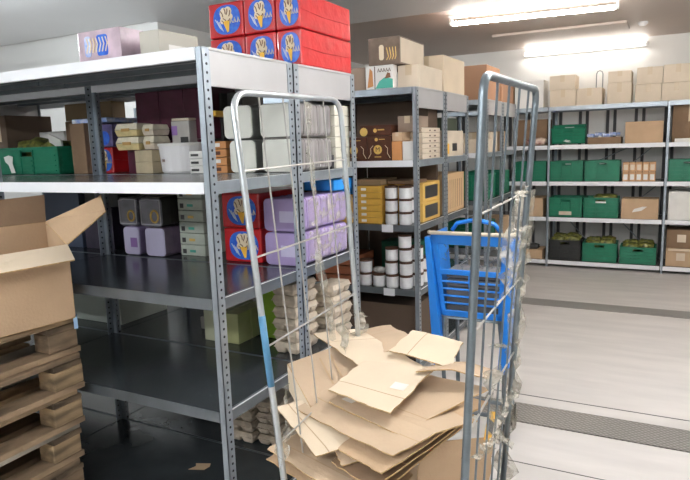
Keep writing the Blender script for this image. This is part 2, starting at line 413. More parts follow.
def emblem(parent, cx, y, cz, w, h, seed=0, rz=0):
    """blue oval badge with a cream figure, a yellow wedge and pale script strokes, on a face looking to -Y"""
    rnd = random.Random(seed)
    pts = [(cx + w / 2 * math.copysign(abs(math.cos(a)) ** .8, math.cos(a)), y, cz + h / 2 * math.copysign(abs(math.sin(a)) ** .8, math.sin(a))) for a in [2 * PI * k / 28 for k in range(28)]]
    e = MB().poly([(p[0], y - .0012, p[2]) for p in pts]).poly(pts[::-1])
    parent = e.build('blue_badge', EMBB, parent)
    f = MB()
    for q_, (dx, dz, a, b) in enumerate(((-.1, .22, .15, .2), (.06, .27, .14, .17), (.0, .05, .16, .13), (-.16, -.02, .08, .12), (.17, .08, .07, .1))):
        f.poly([(cx + w * (dx + a * math.cos(t)), y - .0018 - .0004 * q_, cz + h * (dz + b * math.sin(t))) for t in [2 * PI * k / 12 for k in range(12)]])
    # script strokes at the right of the figure
    for q in range(3):
        x0 = cx + w * (.14 + q * .13); f.tube([(x0, y - .002, cz - h * .14), (x0 + w * .03, y - .002, cz + h * .03), (x0 + w * .08, y - .002, cz - h * .13)], w * .018, 5)
    f.build('cream_figure', CREAM, parent)
    g = MB()
    for x0, z0, x1, z1 in ((-.2, .3, -.12, .1), (-.07, .38, -.03, .2), (.05, .36, .0, .16), (.15, .3, .1, .1), (-.12, .05, -.02, -.04), (.13, .02, .06, -.06), (-.17, -.02, -.1, -.12)):
        g.tube([(cx + w * x0, y - .0042, cz + h * z0), (cx + w * (x0 + x1) / 2 + .003, y - .0042, cz + h * (z0 + z1) / 2), (cx + w * x1, y - .0042, cz + h * z1)], .0022, 5)
    g.build('brown_shading', mat('brown_print', (.22, .1, .05), .6), parent)
    MB().poly([(cx - w * .13, y - .0046, cz - h * .06), (cx + w * .02, y - .0046, cz - h * .44), (cx + w * .08, y - .0046, cz - h * .42), (cx + w * .13, y - .0046, cz - h * .02)]).build('yellow_wedge', YEL, parent)
    k = MB()
    for q in range(3): k.tube([(cx - w * (.42 - q * .07), y - .002, cz + h * (.05 - .05 * q)), (cx - w * (.24 - q * .05), y - .002, cz - h * (.28 + .05 * q))], w * .013, 4)
    
    k.build('pale_strokes', mat('pale_print', (.7, .75, .85), .5), parent)

def red_case(label, x0, x1, y0, y1, z0, z1, seed, group=None):
    cx = (x0 + x1) / 2
    t = thing('red_drink_case', label, 'case', (cx, y0, z0 + .001), 0, group)
    w, d, h = (x1 - x0) / 2, y1 - y0, z1 - z0 - .001
    MB().box(-w, w, 0, d, 0, h).build('wrapped_body', REDD, t, bevel=.008)
    emblem(t, .008, -.0012, h * .5, w * 1.55, h * .84, seed)
    s = MB().tube([(w + .001, .01, h * .52), (w + .001, d * .4, h * .46), (w + .001, d - .01, h * .5)], .0018, 5)
    s.build('film_seam', REDD, t)
    return t

def rtin(label, x0, x1, y0, y1, z0, z1, m, lm=None, group=None, side=None, r=.022, name='lidded_tub', cat='tub', logo=None):
    cx = (x0 + x1) / 2
    t = thing(name, label, cat, (cx, y0, z0 + .001), 0, group)
    w, d, h = (x1 - x0) / 2, y1 - y0, z1 - z0 - .002
    MB().rbox(-w, w, .004, d, 0, h, r, 'y').build('tub_wall', side or m, t)
    ld = MB().rbox(-w + .002, w - .002, -.004, .006, .002, h - .002, r, 'y').build('tub_lid', m, t, bevel=.003)
    if lm: MB().box(-w * .1, w * .72, -.0052, -.004, h * .28, h * .62).build('lid_label', lm, ld)
    n = max(2, int(d / .06)); rg = MB()
    for q in range(1, n): rg.rbox(-w - .002, w + .002, d * q / n - .003, d * q / n + .003, 0, h + .0015, r, 'y')
    rg.build('wall_rib', side or m, t)
    if logo:
        rr = MB(); rr.tube([(-w * .88, -.004, h * .1), (-w * .9, -.004, h * .9), (-w * .3, -.004, h * .95), (w * .88, -.004, h * .93), (w * .88, -.004, h * .08), (-w * .88, -.004, h * .08)], .0035, 6); rr.build('bright_lid_edge', mat('lid_edge', (.55, .55, .6), .3), t)
        MB().tube([(w * .34 * math.cos(a_), -.004, w * .4 * math.sin(a_)) for a_ in [2 * PI * k_ / 16 for k_ in range(17)]], .006, 6).xf(Matrix.Translation((w * .35, 0, h * .36))).build('gold_ring', logo, t)
    if False:
        MB().lathe([(w * .38, 0), (w * .38, .002), (w * .24, .0022), (w * .24, .001)], n=24).xf(Matrix.Translation((w * .35, -.0042, h * .36)) @ Matrix.Rotation(PI / 2, 4, 'X')).build('gold_ring', logo, t)
    return t

def jar(label, x, y, z, r=.045, h=.088, group=None):
    t = thing('white_jar', label, 'jar', (x, y, z + .001), random.uniform(-.3, .3), group)
    MB().lathe([(r * .93, 0), (r, .008), (r, h * .84), (r * .95, h * .86)], n=18).build('jar_body', PAPERW, t)
    MB().lathe([(r * 1.03, h * .85), (r * 1.05, h * .88), (r * 1.05, h * .985), (r * .98, h)], n=18).build('jar_lid', BROWNL, t)
    return t

def egg_stack(label, x, y, z, n, w=.14, d=.22, hh=.058, group=None, rz=0):
    g = group
    for i in range(n):
        t = thing('egg_carton', '%s, %s' % (label, ['lowest', 'second from below', 'third from below', 'fourth from below', 'fifth from below', 'sixth from below', 'topmost'][i if i < n - 1 or n < 3 else 6] if n > 1 else 'single'), 'egg carton', (x + random.uniform(-.003, .003), y, z + .001 + i * (hh + .002)), rz, g)
        W, Dp = w / 2, d / 2; b = MB()
        hb = hh * .56
        for qx in range(2):
            for qy in range(3):
                cx_, cy_ = (qx - .5) * W, (qy - 1) * Dp * .66; a_, c_ = W * .5, Dp * .34
                b.hexa([(cx_ - a_ * .7, cy_ - c_ * .7, 0), (cx_ + a_ * .7, cy_ - c_ * .7, 0), (cx_ + a_ * .7, cy_ + c_ * .7, 0), (cx_ - a_ * .7, cy_ + c_ * .7, 0)],
                       [(cx_ - a_, cy_ - c_, hb), (cx_ + a_, cy_ - c_, hb), (cx_ + a_, cy_ + c_, hb), (cx_ - a_, cy_ + c_, hb)])
        b.build('egg_tray', PULP, t, bevel=.009)
        l = MB(); l.box(-W * 1.02, W * 1.02, -Dp * 1.02, Dp * 1.02, hb, hb + .003)
        l.hexa([(-W * .99, -Dp * .99, hb + .003), (W * .99, -Dp * .99, hb + .003), (W * .99, Dp * .99, hb + .003), (-W * .99, Dp * .99, hb + .003)], [(-W * .86, -Dp * .9, hh), (W * .86, -Dp * .9, hh), (W * .86, Dp * .9, hh), (-W * .86, Dp * .9, hh)])
        l.build('tray_lid', PULP, t, bevel=.005)

# ------------------------------------------------------------------ left rack, rear row: middle shelf (z 1.06)
Z1, Z2, Z3, Z4 = 1.515, 1.068, .61, .085
red_case('red wrapped case with blue badge on the middle shelf, lower of two', -.492, -.262, .66, 1.08, Z2, Z2 + .172, 1)
red_case('red wrapped case with blue badge on the middle shelf, upper of two', -.496, -.266, .66, 1.08, Z2 + .174, Z2 + .348, 2)
for i, (nm, z) in enumerate((('lower of two', Z2), ('upper of two', Z2 + .166))):
    rtin('long lilac wrapped tub pack beside the red cases, %s' % nm, -.235, -.03, .655 + .0 * i, 1.12, z, z + .16, LILAC, LILACL, side=LILAC)
    t = thing('shrink_wrap', 'grey crinkled film sleeve over lilac tub pack, %s' % nm, 'film', (-.03, .72, z), 0)
    m = MB()
    random.seed(30 + i)
    n = 22
    zt = .158
    vs = []; fs = []
    for a in range(n + 1):
        for b in range(7):
            vs.append((.006 + random.uniform(0, .007), .39 * a / n, .004 + zt * (.12 + .86 * b / 6) * (1 if b < 6 else 1) + (random.uniform(-.012, .004) if b in (0, 6) else 0)))
    for a in range(n):
        for b in range(6): fs.append((a * 7 + b, a * 7 + 7 + b, a * 7 + 8 + b, a * 7 + 1 + b))
    m.add(vs, fs); m.build('film_sheet', FILM, t, smooth=False)
MB().box(-.0, .0, 0, 0, 0, 0)
# shelf above: cream tubs
for i, (x0, x1, z, nm) in enumerate(((-.49, -.31, Z1 + .165, 'left, upper'), (-.425, -.27, Z1, 'left, lower'), (-.245, -.04, Z1 + .165, 'right, upper'), (-.245, -.04, Z1, 'right, lower'))):
    if x0 == -.49: x0, x1 = -.445, -.275
    rtin('cream rounded tub pack behind the left cage frame, %s' % nm, x0, x1, .655 + .01 * i, 1.0, z, z + .160, CREAMP, None, side=mat('smoky_plastic', (.28, .29, .27), .3, noise=.3, coat=.5) if i < 2 else GREYW, r=.025)
for i in range(6):
    carton('flat pale box in the pale stack at the shelf end, number %s from below' % ['one', 'two', 'three', 'four', 'five', 'six'][i], -.2, -.03, 1.03, 1.19, Z1 + i * .054, Z1 + i * .054 + .052, mat('ivory_card', (.72, .70, .60), .6), False, group=None)
carton('small black and gold box at the foot of the pale stack', -.12, -.04, 1.0, 1.028, Z1, Z1 + .07, BLACKM, False)
for i in range(4):
    t = carton('flat orange printed packet left of the cream tubs, %s' % ['lowest', 'second', 'third', 'topmost'][i], -.56, -.445, .66, .86, Z1 + i * .04, Z1 + i * .04 + .037, ORANGE, False, name='snack_packet', cat='packet')
    MB().box(-.05, .02, -.1012, -.1002, .01, .028).build('packet_print', WHITEC if i % 2 else BROWNP, t)
carton('small orange box resting on the upper ledge near the front post', -.62, -.53, .7, .9, 1.80, 1.825, YEL, False)
bpy.data.objects[-1] if False else None
# items left of that on the same shelf
for i in range(4):
    t = carton('maroon drinks carton in the dark row at the back, %s from left' % ['first', 'second', 'third', 'fourth'][i], -1.24 + i * .115, -1.13 + i * .115, .86, 1.1, Z1, Z1 + .175, MAROON, False, name='drink_carton', cat='carton')
    MB().lathe([(.022, 0), (.022, .001)], n=16).xf(Matrix.Translation((0, -.1205, .06)) @ Matrix.Rotation(PI / 2, 4, 'X')).build('blue_badge', EMBB, t)
    MB().box(-.03, .03, -.1212, -.1202, .1, .13).build('pale_print', LILACL, t)
for i in range(3):
    carton('upper maroon carton stacked on the dark drinks row, %s from left' % ['first', 'second', 'third'][i], -1.24 + i * .18, -1.065 + i * .18, .86, 1.1, Z1 + .177, Z1 + .45, MAROON, False, name='drink_carton', cat='carton')
def eggbox(label, x0, x1, z0, z1, y=.67, m=None):
    m = m or mat('yellow_pulp', (.74, .60, .30), .8, noise=.25, nscale=20)
    cx = (x0 + x1) / 2; w = (x1 - x0) / 2; h = z1 - z0 - .001
    t = thing('egg_box', label, 'egg box', (cx, y, z0 + .001), 0)
    MB().hexa([(-w * .9, 0.01, 0), (w * .9, 0.01, 0), (w * .9, .12, 0), (-w * .9, .12, 0)], [(-w, 0, h * .5), (w, 0, h * .5), (w, .13, h * .5), (-w, .13, h * .5)]).build('box_base', m, t, bevel=.004)
    MB().hexa([(-w, 0, h * .52), (w, 0, h * .52), (w, .13, h * .52), (-w, .13, h * .52)], [(-w * .88, 0.012, h), (w * .88, .012, h), (w * .88, .118, h), (-w * .88, .118, h)]).build('box_lid', mat('pale_lid', (.76, .70, .55), .7, noise=.2, nscale=20), t, bevel=.004)
    MB().box(-w * .35, w * .35, -.002, .004, h * .38, h * .62).build('paper_band', mat('band_tan', (.5, .3, .1), .6), t)
carton('tan box under the yellow egg boxes', -1.08, -.955, .67, .85, Z1, Z1 + .062, mat('tan_box', (.50, .42, .28), .8, noise=.2), False)
carton('second tan box under the yellow egg boxes', -1.08, -.955, .67, .85, Z1 + .063, Z1 + .125, mat('tan_box', (.5, .42, .28)), False)
eggbox('yellow egg box on the small stack, lower of two', -1.205, -1.03, Z1 + .128, Z1 + .20, .655)
eggbox('yellow egg box on the small stack, upper of two', -1.205, -1.035, Z1 + .202, Z1 + .272, .655)
carton('dark carton carrying the yellow egg boxes', -1.21, -1.085, .74, .86, Z1, Z1 + .127, MAROON, False)
eggbox('tan egg box right of the yellow ones, lower', -1.015, -.935, Z1 + .128, Z1 + .2, .67, PULP)
eggbox('tan egg box right of the yellow ones, upper', -1.015, -.935, Z1 + .202, Z1 + .262, .67, PULP)
t = carton('grey printed multipack with purple corner behind the white tub', -.925, -.80, .80, .95, Z1, Z1 + .275, GREYC, False)
MB().box(-.06, -.02, -.0765, -.0755, .2, .25).build('purple_label', LILACD, t)
MB().box(.0, .055, -.0765, -.0755, .14, .19).build('dark_label', DARK, t)
carton('long pale tray lying across the grey multipack', -.92, -.80, .80, .98, Z1 + .277, Z1 + .29, KRAFTP, False)
t = thing('white_tub', 'large round white catering tub on the upper shelf', 'tub', (-.83, .78, Z1 + .001), 0)
MB().lathe([(.11, 0), (.118, .01), (.128, .135), (.13, .15)], n=32).build('tub_body', mat('white_tub_plastic', (.82, .81, .82), .35), t, smooth=False)
MB().lathe([(.132, .142), (.134, .146), (.134, .156), (.128, .158)], n=32).build('tub_lid', WHITEC, t)
q = MB()
for a0, a1, z0_, z1_ in ((-1.95, -1.72, .06, .075),):
    for s in range(5):
        a = a0 + (a1 - a0) * s / 5; b = a0 + (a1 - a0) * (s + .6) / 5
        q.add([(.1245 * math.cos(a), .1245 * math.sin(a), z0_), (.1245 * math.cos(b), .1245 * math.sin(b), z0_), (.1265 * math.cos(b), .1265 * math.sin(b), z1_), (.1265 * math.cos(a), .1265 * math.sin(a), z1_)], [(0, 1, 2, 3)])
q.build('tub_print', mat('brown_print', (.22, .1, .05)), t)
for i in range(3):
    t = carton('small white printed carton beside the front post, %s' % ['lowest', 'middle', 'topmost'][i], -.685, -.565, .66, .8, Z1 + i * .038, Z1 + .036 + i * .038, WHITEC, False)
    MB().box(-.05, .0, -.0712, -.0702, .01, .022).build('dark_print', DARK, t)
for i, x in enumerate((-.74, -.6)):
    t = carton('dark shelf box with red corner behind the white tub, %s' % ['left', 'right'][i], x - .05, x + .05, .95, 1.15, Z1, Z1 + .42, DARK, False)
    MB().box(-.05, .01, -.1012, -.1002, .18, .25).build('red_corner', RED, t)
    MB().box(-.05, -.02, -.1022, -.1012, .18, .23).build('white_corner', WHITEC, t)
# middle shelf left group: lilac tubs and green-grey boxes
for i, (x0, x1, z, nm, m1, sd, lg) in enumerate(((-1.185, -1.065, Z2, 'front left', LILACL, LILAC, None), (-1.02, -.88, Z2, 'front right', LILACL, mat('purple_side', (.22, .16, .24), .3, noise=.3), None),
        (-1.205, -1.065, Z2 + .162, 'upper left', LIDC, LIDC, GOLD), (-1.045, -.885, Z2 + .162, 'upper right', LIDC, mat('black_side', (.05, .05, .045), .25, noise=.3), GOLD))):
    rtin('lilac rounded tub on the middle shelf, %s' % nm if i < 2 else 'clear dark lidded tub with gold ring on lilac tubs, %s' % nm, x0, x1, .64, .95, z, z + .158, m1, LILACD if i == 0 else None, side=sd, logo=lg)
for i in range(6):
    t = carton('mint grey box in the upright stack by the front post, %s' % ['lowest', 'second from below', 'third from below', 'fourth from below', 'fifth from below', 'topmost'][i], -.845, -.675, .72, .95, Z2 + i * .062, Z2 + i * .062 + .059, MINT, False, name='frozen_meal_box')
    MB().box(-.07, -.045, -.1162, -.1152, .01, .035).build('dark_mark', DARK, t)
    MB().box(-.02, .02, -.1162, -.1152, .018, .032).build('green_mark', GOLD if i % 2 else TEAL, t)
carton('long flat tray under the upper shelf above the clear tubs', -1.15, -.9, .75, .95, Z2 + .325, Z2 + .34, KRAFTP, False)
# low shelf (z .61)
t = carton('pale green cream box by the front post on the low shelf', -.70, -.575, .70, .98, Z3, Z3 + .165, mat('cream_green', (.62, .64, .46), .5), False)
q = MB()
for s in range(3): q.box(.0627, .0637, -.09 + s * .08, -.04 + s * .08, .02, .14)
q.build('green_spine', OLIVE, t)
for i, y in enumerate((.70, .82, .94)):
    carton('yellow green tea box in the low row, %s' % ['nearest', 'middle', 'farthest'][i], -.555, -.47, y, y + .11, Z3, Z3 + .165, OLIVE, False)
carton('bright lime carton behind the tea boxes', -.44, -.26, .86, 1.12, Z3, Z3 + .27, LIME, False)
carton('mid grey sack box at the back of the low shelf', -.86, -.74, .85, 1.05, Z3, Z3 + .07, GREYC, False)
egg_stack('pulp egg carton in the stack behind the cage left frame', -.16, .78, Z3, 6, group=None)
egg_stack('pulp egg carton in the second stack on the low shelf', -.08, 1.03, Z3, 5, w=.13, d=.2)
egg_stack('pulp egg carton on the bottom shelf, nearest stack', -.46, .76, Z4, 4, w=.16)
egg_stack('pulp egg carton on the bottom shelf, second stack', -.29, .78, Z4, 4, w=.15)
egg_stack('pulp egg carton on the bottom shelf, third stack', -.12, .80, Z4, 4, w=.15)
carton('pale grey green block at the back of the low shelf, far left', -1.85, -1.36, .72, 1.1, Z3, Z3 + .33, mat('pale_greygreen', (.38, .42, .38), .5), False)  # plain block put in where a pale panel shows
carton('blue crate-like case high on the middle shelf behind the cage', -.2, -.02, .98, 1.19, Z2 + .335, Z2 + .39, BLUEL, False)
# torn paper on bottom shelf
t = MB().poly([(-.05, -.025, 0), (.03, -.03, .002), (.05, .0, .003), (.045, .03, .001), (-.03, .03, .001), (-.02, .0, .003)]).build('card_scrap', KRAFT, solid=.002)
t.location = (-.49, .36, Z4 + .003); t.rotation_euler = (0, 0, .4); tag(t, 'small torn scrap of brown card on the dark bottom shelf', 'scrap')

# top of left rack
T0 = 2.002
for c, (x0, x1) in enumerate(((-.535, -.325), (-.322, -.145), (-.142, .032 - .04))):
    for r_ in range(2):
        nm = ['left', 'middle', 'right'][c]
        red_case('red wrapped case with blue badge on top of the rack, %s column %s row' % (nm, ['lower', 'upper'][r_]), x0, x1 - .002, .70, 1.2, T0 + r_ * .165, T0 + .163 + r_ * .165, c * 3 + r_, None)
t = carton('pink film wrapped tub pack lying on top of the rack at the left', -.655, -.415, .02, .42, T0, T0 + .115, PINK, False, name='wrapped_pack', cat='pack')
for a, b, m in ((-.08, -.045, BLUEP), (-.01, .05, EMBB)):
    MB().rbox(a, b, -.2025, -.2005, .015, .095, .012, 'y').build('blue_print', m, t)
q = MB()
for s in range(9): q.rbox(-.03 + random.uniform(-.05, .09), 0 + random.uniform(.0, .08), -.2035, -.202, .03 + random.uniform(0, .03), .06 + random.uniform(0, .03), .004, 'y')
q = MB()
for s in range(7):
    a = -.07 + s * .018; q.tube([(a, -.203, .03), (a + .012, -.203, .06), (a + .004, -.203, .085)], .003, 5)
q.build('cream_print', CREAM, t)
t = carton('grey beige carton beside the pink pack on top of the rack', -.325, -.225, .03, .25, T0, T0 + .085, mat('grey_beige', (.50, .48, .42), .7), False)
MB().box(.0498, .0508, -.06, .10, .0, .035).build('pale_label', WHITEC, t)

# rear row second bay: green crate with bags etc
cr = crate('large green crate with salad bags at the left edge of the upper shelf', -1.96, .64, Z1, .58, .38, .165, GREEN)
MB().poly([(-.2, -.1935, .08), (-.17, -.1935, .06), (-.15, -.1935, .01), (-.11, -.1935, .012), (-.13, -.1935, .07), (-.12, -.1935, .11), (-.16, -.1935, .12), (-.21, -.1935, .11)]).build('paper_label', WHITEC, cr)
bag('yellow green salad bag in the large green crate, left', (-2.1, .82, Z1 + .13), (.12, .1, .09), YGREEN, 1)
bag('green and pale bag in the large green crate, right', (-1.9, .84, Z1 + .13), (.11, .1, .075), YGREEN, 2)
t = MB().rbox(-.06, .06, -.006, .006, -.04, .045, .01, 'y').build('produce_packet', WHITEC); t.location = (-1.83, .76, Z1 + .185); t.rotation_euler = (.35, .35, 0)
tag(t, 'white flat packet leaning out of the large green crate', 'packet')
t.location.z += 0
carton('white carton behind the large green crate', -2.35, -2.1, 1.03, 1.18, Z1, Z1 + .27, WHITEC, False)
carton('brown carton behind the large green crate', -2.09, -1.62, 1.04, 1.19, Z1, Z1 + .33, KRAFTD, True)
carton('dark brown carton beside the crate, under the blue packets', -1.62, -1.5, .7, 1.0, Z1, Z1 + .29, KRAFTD, False)
bpy.context.view_layer.update()
t = carton('flat yellow and blue packets on the dark carton near the ceiling of the shelf', -1.62, -1.33, .72, .95, Z1 + .37, Z1 + .395, BLUEP, False, name='snack_packet', cat='packet')
t.location.z = Z1 + .292
red_case('red and blue printed case behind the inner posts, lower', -1.485, -1.34, .75, 1.1, Z1, Z1 + .15, 9)
t = carton('purple printed case behind the inner posts, upper', -1.485, -1.34, .76, 1.1, Z1 + .152, Z1 + .28, mat('purple_print', (.16, .13, .3), .4, noise=.5, nscale=20), False)
MB().lathe([(.04, 0), (.04, .001)], n=16).xf(Matrix.Translation((.01, -.1702, .05)) @ Matrix.Rotation(PI / 2, 4, 'X')).build('blue_badge', EMBB, t)
t = carton('dark purple case with pale rings behind the open carton', -1.6, -1.36, .72, 1.05, Z2, Z2 + .25, mat('purple_dark', (.05, .04, .07), .4, noise=.4), False)
q = MB()
for s in range(4): q.lathe([(.012, 0), (.014, .001), (.018, .001), (.018, 0)], n=12).xf(Matrix.Identity(4))
for s in range(4):
    q2 = MB().lathe([(.016, 0), (.016, .0015), (.009, .0015), (.009, 0)], n=12).xf(Matrix.Translation((.08, -.1652, .05 + s * .04)) @ Matrix.Rotation(PI / 2, 4, 'X')); q2.build('pale_ring', WHITEC, t)
carton('dark blue grey case behind the open carton, left', -1.95, -1.63, .72, 1.05, Z2, Z2 + .38, mat('night_blue_card', (.06, .08, .13), .5), False)
carton('dark carton stacked on the ringed purple case', -1.6, -1.32, .74, 1.05, Z2 + .252, Z2 + .40, DARK, False)
carton('black case standing at the back of the middle shelf behind the clear tubs', -1.24, -.86, .98, 1.18, Z2, Z2 + .36, mat('black_case', (.02, .02, .022), .5), False)
carton('wide brown carton filling the upper shelf behind the crate', -2.53, -2.36, .80, 1.14, Z1, Z1 + .38, mat('umber_card', (.12, .08, .055), .8), True)
carton('brown carton stacked on the brown carton behind the crate', -2.08, -1.64, 1.04, 1.15, Z1 + .332, Z1 + .44, mat('dull_brown', (.25, .17, .09)), False)

# ------------------------------------------------------------------ middle rack (B), front row at y 2.114
def choc(label, x0, x1, y0, y1, z0, z1, big=True):
    t = carton(label, x0, x1, y0, y1, z0, z1, BROWNP, False, name='ice_cream_carton', cat='carton')
    w, d, h = (x1 - x0) / 2, (y1 - y0) / 2, z1 - z0
    if big:
        MB().lathe([(.032, 0), (.032, .001)], n=24).xf(Matrix.Translation((-.01, -d - .0005, h * .45)) @ Matrix.Rotation(PI / 2, 4, 'X')).build('gold_disc', GOLD, t)
        text_mesh('letter', 'M', .045, BROWNP, t, (-.01, -d - .0022, h * .45))
        MB().box(-.035, .015, -d - .0015, -d - .0005, h * .14, h * .17).build('gold_line', GOLD, t)
        MB().lathe([(.012, 0), (.012, .001)], n=14).xf(Matrix.Translation((-.02, -d - .0005, h * .86)) @ Matrix.Rotation(PI / 2, 4, 'X')).box(.0, .045, -d - .0015, -d - .0005, h * .85, h * .88).build('gold_mark', GOLD, t)
        q = MB()
        for s in (-1, 1): q.tube([(s * w * .5, -d - .0005, h * .62), (s * w * .72, -d - .0005, h * .5), (s * w * .7, -d - .0005, h * .3), (s * w * .93, -d - .0005, h * .1)], .0022, 5)
        q.build('cream_swirl', CREAM, t)
    else:
        MB().lathe([(.014, 0), (.014, .001)], n=14).xf(Matrix.Translation((.0, -d - .0005, h * .5)) @ Matrix.Rotation(PI / 2, 4, 'X')).box(.02, .07, -d - .0015, -d - .0005, h * .5, h * .62).build('gold_mark', GOLD, t)
        MB().lathe([(.03, 0), (.03, .001)], n=16).xf(Matrix.Translation((-w * .75, -d - .0005, h * .4)) @ Matrix.Rotation(PI / 2, 4, 'X')).build('gold_disc', GOLD, t)
    return t
choc('chocolate brown carton with gold M disc beside the orange carton', -.385, -.205, 2.15, 2.4, Z1, Z1 + .17)
choc('chocolate brown carton with gold M disc, partly behind the post', -.575, -.39, 2.15, 2.4, Z1, Z1 + .165)
choc('flat chocolate carton lying on top of the gold disc cartons', -.44, -.205, 2.15, 2.4, Z1 + .172, Z1 + .245, False)
carton('orange brown carton right of the chocolate cartons', -.2, -.125, 2.15, 2.5, Z1, Z1 + .13, ORANGE, False)
carton('white carton beside the corner post on the upper shelf', -.12, -.03, 2.15, 2.2, Z1, Z1 + .128, WHITEC, False)
carton('brown carton resting on the orange carton', -.2, -.125, 2.16, 2.4, Z1 + .132, Z1 + .19, KRAFT, True)
carton('grey brown carton stacked over the white carton', -.18, -.04, 2.42 - .2, 2.45, Z1 + .192, Z1 + .3, mat('taupe_card', (.33, .25, .19), .8), True)
carton('pink brown carton left of the chocolate cartons, behind the cage leg', -.74, -.585, 2.15, 2.4, Z1, Z1 + .17, mat('mauve_card', (.30, .19, .2), .6), False)
carton('white box stacked on the pink brown carton', -.68, -.585, 2.15, 2.3, Z1 + .172, Z1 + .215, LIPW, False)
carton('small red box stacked on the pink brown carton', -.735, -.70, 2.15, 2.3, Z1 + .172, Z1 + .23, RED, False)
for i in range(6):
    t = carton('flat kraft carton in the stack at the end of the upper shelf, %s' % ['lowest', 'second', 'third', 'fourth', 'fifth', 'topmost'][i], -.33 + .21, -.03, 2.30, 2.68, Z1 + i * .037, Z1 + .035 + i * .037, KRAFTP, False)
    MB().box(.0452, .0462, -.05, -.02, .01, .02).box(.0452, .0462, .05, .09, .01, .02).build('dark_print', BROWNP, t)
t = carton('kraft carton with yellow sticker at the far end of the upper shelf', -.4, -.03, 2.76, 3.27, Z1, Z1 + .2, KRAFTP, True)
MB().box(.1852, .1862, -.22, -.12, .02, .1).build('yellow_sticker', YEL, t)
MB().box(.1852, .1862, -.04, .08, .04, .1).build('black_sticker', BLACKM, t)
carton('dark green pack above the kraft carton at the far end', -.4, -.06, 2.8, 3.2, Z1 + .202, Z1 + .3, mat('dark_olive', (.06, .08, .05), .5), False)
# yellow flat cartons
for i in range(6):
    t = carton('flat yellow carton in the stack left of the jars, %s' % ['lowest', 'second', 'third', 'fourth', 'fifth', 'topmost'][i], -.485, -.285, 2.15, 2.45, Z2 + i * .045, Z2 + .043 + i * .045, YELC, False)
    MB().box(-.06, -.02, -.1512, -.1502, .012, .03).build('pale_print', WHITEC, t)
carton('dull brown tray resting on the yellow stack', -.49, -.29, 2.15, 2.45, Z2 + .272, Z2 + .315, mat('dull_brown', (.25, .17, .09), .8), False)
names3 = ['bottom', 'middle', 'top']
for c, x in enumerate((-.222, -.116)):
    for r_ in range(3):
        jar('white jar with brown lid on the yellow carton shelf, %s column, %s' % (['left', 'right'][c], names3[r_]), x, 2.18, Z2 + r_ * .091)
for r_ in range(3):
    jar('white jar with brown lid deep behind the corner post on the yellow carton shelf, %s' % names3[r_], -.116, 2.29, Z2 + r_ * .091)
carton('crumpled brown card lying over the jar tops', -.28, -.07, 2.25, 2.49, Z2 + .276, Z2 + .30, KRAFTD, False)
for i in range(2):
    t = carton('yellow framed box with black window at the rack end, %s' % ['lower', 'upper'][i], -.25, -.03, 2.30, 2.66, Z2 + i * .14, Z2 + .138 + i * .14, mat('yellow_frame', (.75, .47, .12), .6), False)
    MB().rbox(.1102, .1112, -.14, .13, .025, .115, .01, 'x').build('black_window', BLACKM, t)
t = carton('kraft case with vertical creases at the rack end', -.4, -.03, 2.76, 3.29, Z2, Z2 + .31, mat('kraft_warm', (.62, .42, .23), .8), False)
q = MB()
for s in range(9): q.box(.1852, .1862, -.22 + s * .05, -.212 + s * .05, .03, .26)
q.build('crease_line', KRAFTD, t)
# jar shelf at z .61
J = [(-.437, 0), (-.333, 0), (-.227, 0), (-.122, 0), (-.437, 1), (-.227, 1), (-.122, 1), (-.227, 2), (-.122, 2), (-.122, 3)]
cn = {-.437: 'leftmost column', -.333: 'second column', -.227: 'third column', -.122: 'fourth column'}
for x, r_ in J:
    jar('white jar with brown lid on the lower jar shelf, %s, %s' % (cn[x], ['bottom', 'second row', 'third row', 'top'][r_]), x + random.uniform(-.004, .004), 2.18, Z3 + r_ * .098, .046, .095)
for r_ in range(3):
    jar('white jar on the lower jar shelf tucked behind the corner post, %s' % names3[r_], -.075, 2.285, Z3 + r_ * .098, .044, .095)
jar('white jar on the lower jar shelf seen through the rack end, bottom', -.075, 2.42, Z3, .044, .095)
jar('white jar on the lower jar shelf seen through the rack end, upper', -.075, 2.42, Z3 + .098, .044, .095)
bag('crumpled clear film bag lying on the lower jars', (-.333, 2.2, Z3 + .115), (.05, .035, .022), mat('crumpled_film', (.6, .6, .58), .2, noise=.5, nscale=30), 5, 'film_bag', 'bag')
for c in bpy.data.objects:
    pass
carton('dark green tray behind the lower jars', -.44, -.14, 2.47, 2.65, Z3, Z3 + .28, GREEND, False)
for nm, z, x in (('left', Z3 - .002, -.225), ('right', Z2 - .002, -.228)):
    t = MB().box(-.043, .043, -.0015, 0, -.05, 0.004).build('price_label', LIPW, RB); t.location = (x, -.001, z + .002)
for i in range(3):
    t = carton('brown drinks tray seen between the two racks, %s' % ['lowest', 'middle', 'topmost'][i], -.85, -.52, 2.15, 2.5, Z3 + i * .07, Z3 + .06 + i * .07, mat('rust_tray', (.32, .11, .05), .5), False)
carton('yellow carton at the far left of the middle rack, behind the cage', -.85, -.54, 2.15, 2.5, Z2, Z2 + .2, YELC, False)
carton('blue box on the yellow carton, behind the cage', -.85, -.56, 2.15, 2.45, Z2 + .202, Z2 + .26, BLUEL, False)
